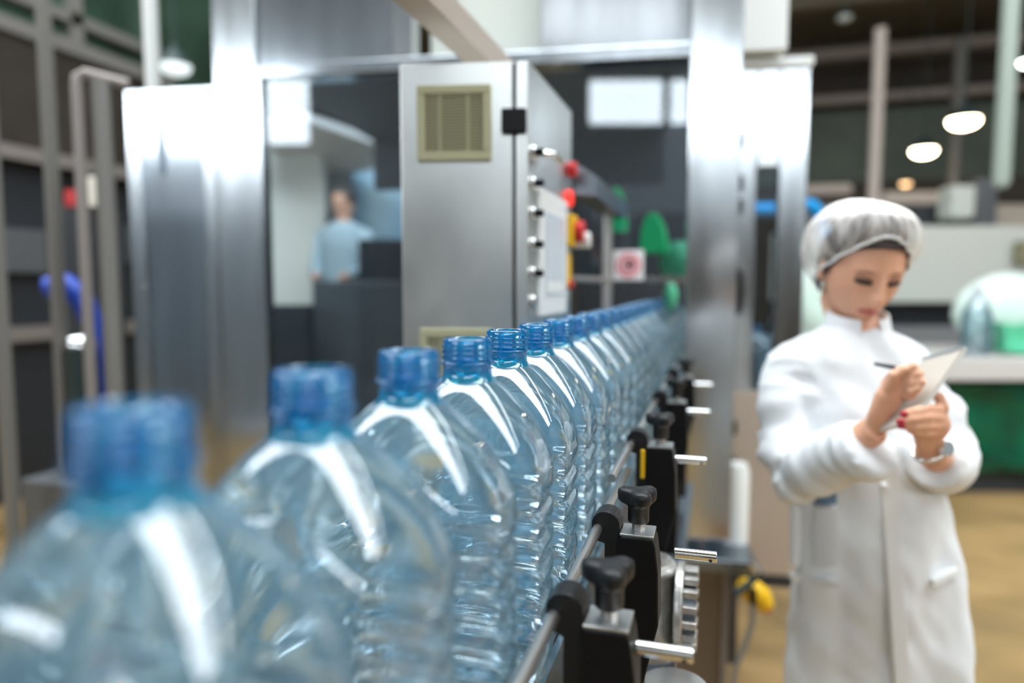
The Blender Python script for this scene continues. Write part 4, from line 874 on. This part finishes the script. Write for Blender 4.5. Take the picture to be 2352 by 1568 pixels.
# net cap: puffy shell
cp = MB(); rings = []; band = []
for i in range(0, 30):
    t_ = i / 29; ring = []
    for k in range(90):
        th = 2 * PI * k / 90
        fr_ = 0.5 + 0.5 * math.cos(th)
        ph0 = math.radians(-46 + 92 * fr_ ** 1.25)           # lower edge: high at the forehead, low at the nape
        ph = ph0 + (PI / 2 - ph0) * t_
        puff = 0.005 + 0.036 * math.sin(PI * min(1, t_ * 1.15)) ** 0.7 * (0.10 + 0.90 * (1 - fr_) ** 0.8) + 0.012 * math.sin(PI * min(1, t_ * 1.1))
        pleat = 0.0032 * math.sin(th * 22 + 2 * math.sin(3 * th)) * (1 - t_) ** 1.2
        q = puff + pleat
        ring.append(head_pt(math.sin(th) * math.cos(ph) * (0.079 + q), -math.cos(th) * math.cos(ph) * (0.103 + q) + 0.002, math.sin(ph) * (0.124 + q * 0.8)))
    if i == 0: band = ring[:]
    rings.append(ring)
cp.loft(rings, False); cp.add(rings[-1], [tuple(range(90))])
cpo = cp.build('hair_net', 'net', wo, smooth=180, label='translucent white bouffant hair net')
at_ = cpo.data.color_attributes.new('weave', 'FLOAT_COLOR', 'POINT')
for i_ in range(len(cpo.data.vertices)):
    t_ = min(29, i_ // 90) / 29; g_ = smooth((t_ - 0.38) / 0.40); at_.data[i_].color = (g_, g_, g_, 1)
MB().tube(band + band[:2], 0.0032, 8, cap=False).build('elastic_band', 'coat_trim', cpo, smooth=180)
# --- coat: torso and sleeves, one continuous cloth body
ct = MB()
ct.loft([ell(W(1965, 748, 1.475), 0.062, 0.060), ell(W(1962, 764, 1.475), 0.085, 0.066), ell(W(1958, 778, 1.475), 0.120, 0.073), ell(W(1954, 794, 1.475), 0.152, 0.080), ell(W(1950, 822, 1.475), 0.176, 0.090), ell(W(1950, 865, 1.475), 0.180, 0.100), ell(W(1955, 930, 1.47), 0.176, 0.112),
         ell(W(1972, 1020, 1.47), 0.166, 0.118), ell(W(1992, 1120, 1.47), 0.160, 0.118), ell(W(2002, 1200, 1.47), 0.168, 0.124), ell(W(2008, 1300, 1.47), 0.182, 0.134), ell(W(2010, 1450, 1.47), 0.190, 0.142),
         ell(W(2012, 1600, 1.47), 0.197, 0.148), ell(W(2012, 1720, 1.47), 0.205, 0.154)])
ct.tube([W(1835, 850, 1.47), W(1810, 880, 1.465), W(1800, 960, 1.44), W(1808, 1040, 1.41), W(1832, 1085, 1.38), W(1880, 1070, 1.33), W(1940, 1046, 1.28), W(2001, 1020, 1.225)],
        [0.045, 0.056, 0.056, 0.057, 0.060, 0.056, 0.056, 0.057], 28)
ct.tube([W(2075, 850, 1.48), W(2105, 885, 1.475), W(2150, 950, 1.47), W(2178, 1020, 1.455), W(2182, 1055, 1.42), W(2166, 1068, 1.36), W(2148, 1066, 1.27)],
        [0.042, 0.052, 0.052, 0.055, 0.056, 0.052, 0.048], 28)
coat = ct.build('coat', 'coat', wo, smooth=180); remesh(coat, 0.006, 5)
bpy.context.view_layer.update()
dg = bpy.context.evaluated_depsgraph_get()
baked = bpy.data.meshes.new_from_object(coat.evaluated_get(dg)); coat.modifiers.clear(); coat.data = baked
off_ = BASE[coat]; SEG = [(W(1810, 880, 1.465), W(1832, 1085, 1.38)), (W(1832, 1085, 1.38), W(1988, 1010, 1.235)), (W(2105, 885, 1.475), W(2182, 1055, 1.42)), (W(2182, 1055, 1.42), W(2148, 1066, 1.27))]
def seg_near(p):
    best = (9, None, 0)
    for a, b in SEG:
        t_ = max(0, min(1, (p - a).dot(b - a) / (b - a).length_squared)); d = (p - a.lerp(b, t_)).length
        if d < best[0]: best = (d, (b - a).normalized(), t_)
    return best
NR = [v.normal.copy() for v in baked.vertices]
for v, nrm in zip(baked.vertices, NR):
    p = v.co + off_; d, ax_, t_ = seg_near(p)
    x_ = p.dot(R_); y_ = p.dot(FW)
    if d < 0.072 and ax_ is not None:                      # sleeve: wrinkles that run round and across the arm
        u_ = p.dot(ax_); q_ = Vector((u_ * 16, x_ * 7, p.z * 7)); h = noise.noise(q_) * 0.014 + (1 - abs(noise.noise(q_ * 1.7 + Vector((9, 3, 1))))) * 0.008 - 0.006
    else:                                                  # body: drapes falling from chest and waist
        low = smooth((1.28 - p.z) / 0.35)
        q_ = Vector((x_ * 13, y_ * 9, p.z * (2.2 if p.z < 1.15 else 6)))
        h = noise.noise(q_) * (0.010 + 0.018 * low) + noise.noise(Vector((x_ * 20 + p.z * 14, y_ * 14, p.z * 8 - x_ * 6))) * 0.007
    v.co += nrm * h
for p_ in baked.polygons: p_.use_smooth = True
# collar
cl = MB(); rings = []
for (y_, rx, ry, dz) in ((0, 0.070, 0.064, 0), (1, 0.062, 0.058, 0.042), (2, 0.059, 0.055, 0.042), (3, 0.066, 0.060, 0.0)):
    c = W(1968, 768, 1.475)
    ring = []
    for k in range(2, 39):
        a = -PI / 2 + 2 * PI * k / 40
        ring.append(c + R_ * (rx * math.cos(a)) + FW * (ry * math.sin(a)) + UP * (dz * (1.15 + 0.35 * math.sin(a)) ))
    rings.append(ring)
n_ = len(rings[0]); vs = [p for r in rings for p in r]; fs = [(j * n_ + i, j * n_ + i + 1, (j + 1) * n_ + i + 1, (j + 1) * n_ + i) for j in range(3) for i in range(n_ - 1)]
cl.add(vs, fs); cl.build('collar', 'coat', wo, smooth=60)
# placket, pockets, tag, button: laid on the coat's front
def front(px, py, off=0.0):                             # point on the front of the skirt of the coat
    tab = [(800, 0.075), (930, 0.112), (1120, 0.118), (1300, 0.134), (1450, 0.142), (1600, 0.148), (1720, 0.154)]
    cxs = [(800, 1962), (930, 1955), (1020, 1972), (1120, 1992), (1200, 2002), (1300, 2008), (1600, 2012), (1720, 2012)]
    rxs = [(800, 0.15), (930, 0.176), (1020, 0.166), (1120, 0.160), (1200, 0.168), (1300, 0.182), (1450, 0.190), (1600, 0.197), (1720, 0.205)]
    ry = interp(tab, py); d = 1.47
    for _ in range(6):
        x = (atD(px, py, d) - atD(interp(cxs, py), py, 1.47)).dot(R_); q = max(0.02, 1 - min(0.98, (x / interp(rxs, py)) ** 2)); d = 1.47 - ry * math.sqrt(q)
    return atD(px, py, d - 0.012 - off)
def strip(pa, wd, name, m, th=0.004):
    q_ = MB(); rings = []
    for (x, y) in pa:
        l_, r_ = front(x - wd, y), front(x + wd, y); rings.append([l_, r_, r_ + FW * 0.02, l_ + FW * 0.02])
    q_.loft(rings); return q_.build(name, m, wo, bevel=0.001)
strip([(2040 + (y - 1080) * 0.07, y) for y in range(1080, 1700, 30)], 17, 'placket', 'coat_trim')
def patch(x0, x1, y0, y1, name, m, sl=0.0):
    q_ = MB(); N = 6; rings = []
    for j in range(N + 1):
        x = x0 + (x1 - x0) * j / N; dy = sl * (x - x0)
        a_, b_ = front(x, y0 + dy), front(x, y1 + dy); rings.append([a_, b_, b_ + FW * 0.02, a_ + FW * 0.02])
    q_.loft(rings); return q_.build(name, m, wo, bevel=0.001)
patch(1822, 1925, 1165, 1300, 'breast_pocket', 'coat'); patch(1850, 1922, 1128, 1158, 'badge', 'tag_blue').__setitem__('label', 'blue badge above the pocket')
patch(1818, 1925, 1318, 1334, 'pocket_welt', 'coat_trim', 0.18); patch(2146, 2202, 1334, 1350, 'pocket_welt', 'coat_trim', -0.5)
cbt = front(2030, 1115); MB().ball(cbt, 0.007, 8).build('button', 'paper', wo, smooth=180)
# nails
for pts, r in F4[:3]: MB().ball(W(pts[-1][0] - 4, pts[-1][1], pts[-1][2] - 0.005), (r * 0.75, r * 0.5, r * 0.6), 6).build('fingernail', 'nail', wo, smooth=180)
MB().ball(W(2136, 903, 1.196), (0.007, 0.006, 0.007), 6).build('fingernail', 'nail', wo, smooth=180)
# watch
wa = thing('wristwatch', 'metal wristwatch on the woman\'s left wrist under the notepad', 'watch', W(2145, 1030, 1.2))
ax = (W(2135, 1015, 1.20) - WRr).normalized(); c = (W(2135, 1015, 1.2) + WRr) / 2 - UP * 0.004
a_ = ax.cross(FW).normalized(); b_ = a_.cross(ax)
MB().tube([c + a_ * (0.029 * math.cos(2 * PI * k / 24)) + b_ * (0.022 * math.sin(2 * PI * k / 24)) for k in range(26)], 0.0045, 10, cap=False).build('strap', 'chrome', wa, smooth=180)
MB().cyl(c - FW * 0.018 + a_ * -0.016, c - FW * 0.027 + a_ * -0.019, 0.013, 24).build('case', 'chrome', wa, smooth=40)
# notepad and pen
np_ = thing('notepad', 'spiral notepad with beige back held up by the woman', 'notepad', W(2100, 890, 1.18))
c4 = [W(2008, 988, 1.205), W(2095, 968, 1.150), W(2216, 795, 1.175), W(2122, 820, 1.235)]
nn = ((c4[1] - c4[0]).cross(c4[3] - c4[0])).normalized()
if nn.dot(FW) < 0: nn = -nn
MB().prism(c4, nn * 0.0015).build('back_board', 'card_back', np_, label='beige cardboard back')
MB().prism([p + nn * 0.0016 for p in c4], nn * 0.006).build('pages', 'paper', np_)
dd = (c4[2] - c4[3]); eu = (c4[3] - c4[0]).normalized()
for k in range(18):
    pc_ = c4[3] + dd * ((k + 0.5) / 18) - eu * 0.004 + nn * 0.004
    MB().tube([pc_ + eu * 0.006 * math.cos(2 * PI * j / 10) + nn * 0.006 * math.sin(2 * PI * j / 10) for j in range(11)], 0.0007, 5, cap=False).build('ring', 'steel_dark', np_, smooth=180)
pn = MB().tube([W(2008, 835, 1.205), W(2050, 843, 1.200), W(2108, 862, 1.192)], [0.0030, 0.0042, 0.0036], 12); tag(pn.build('pen', 'pen_black', smooth=60), 'black pen in the woman\'s right hand', 'pen')
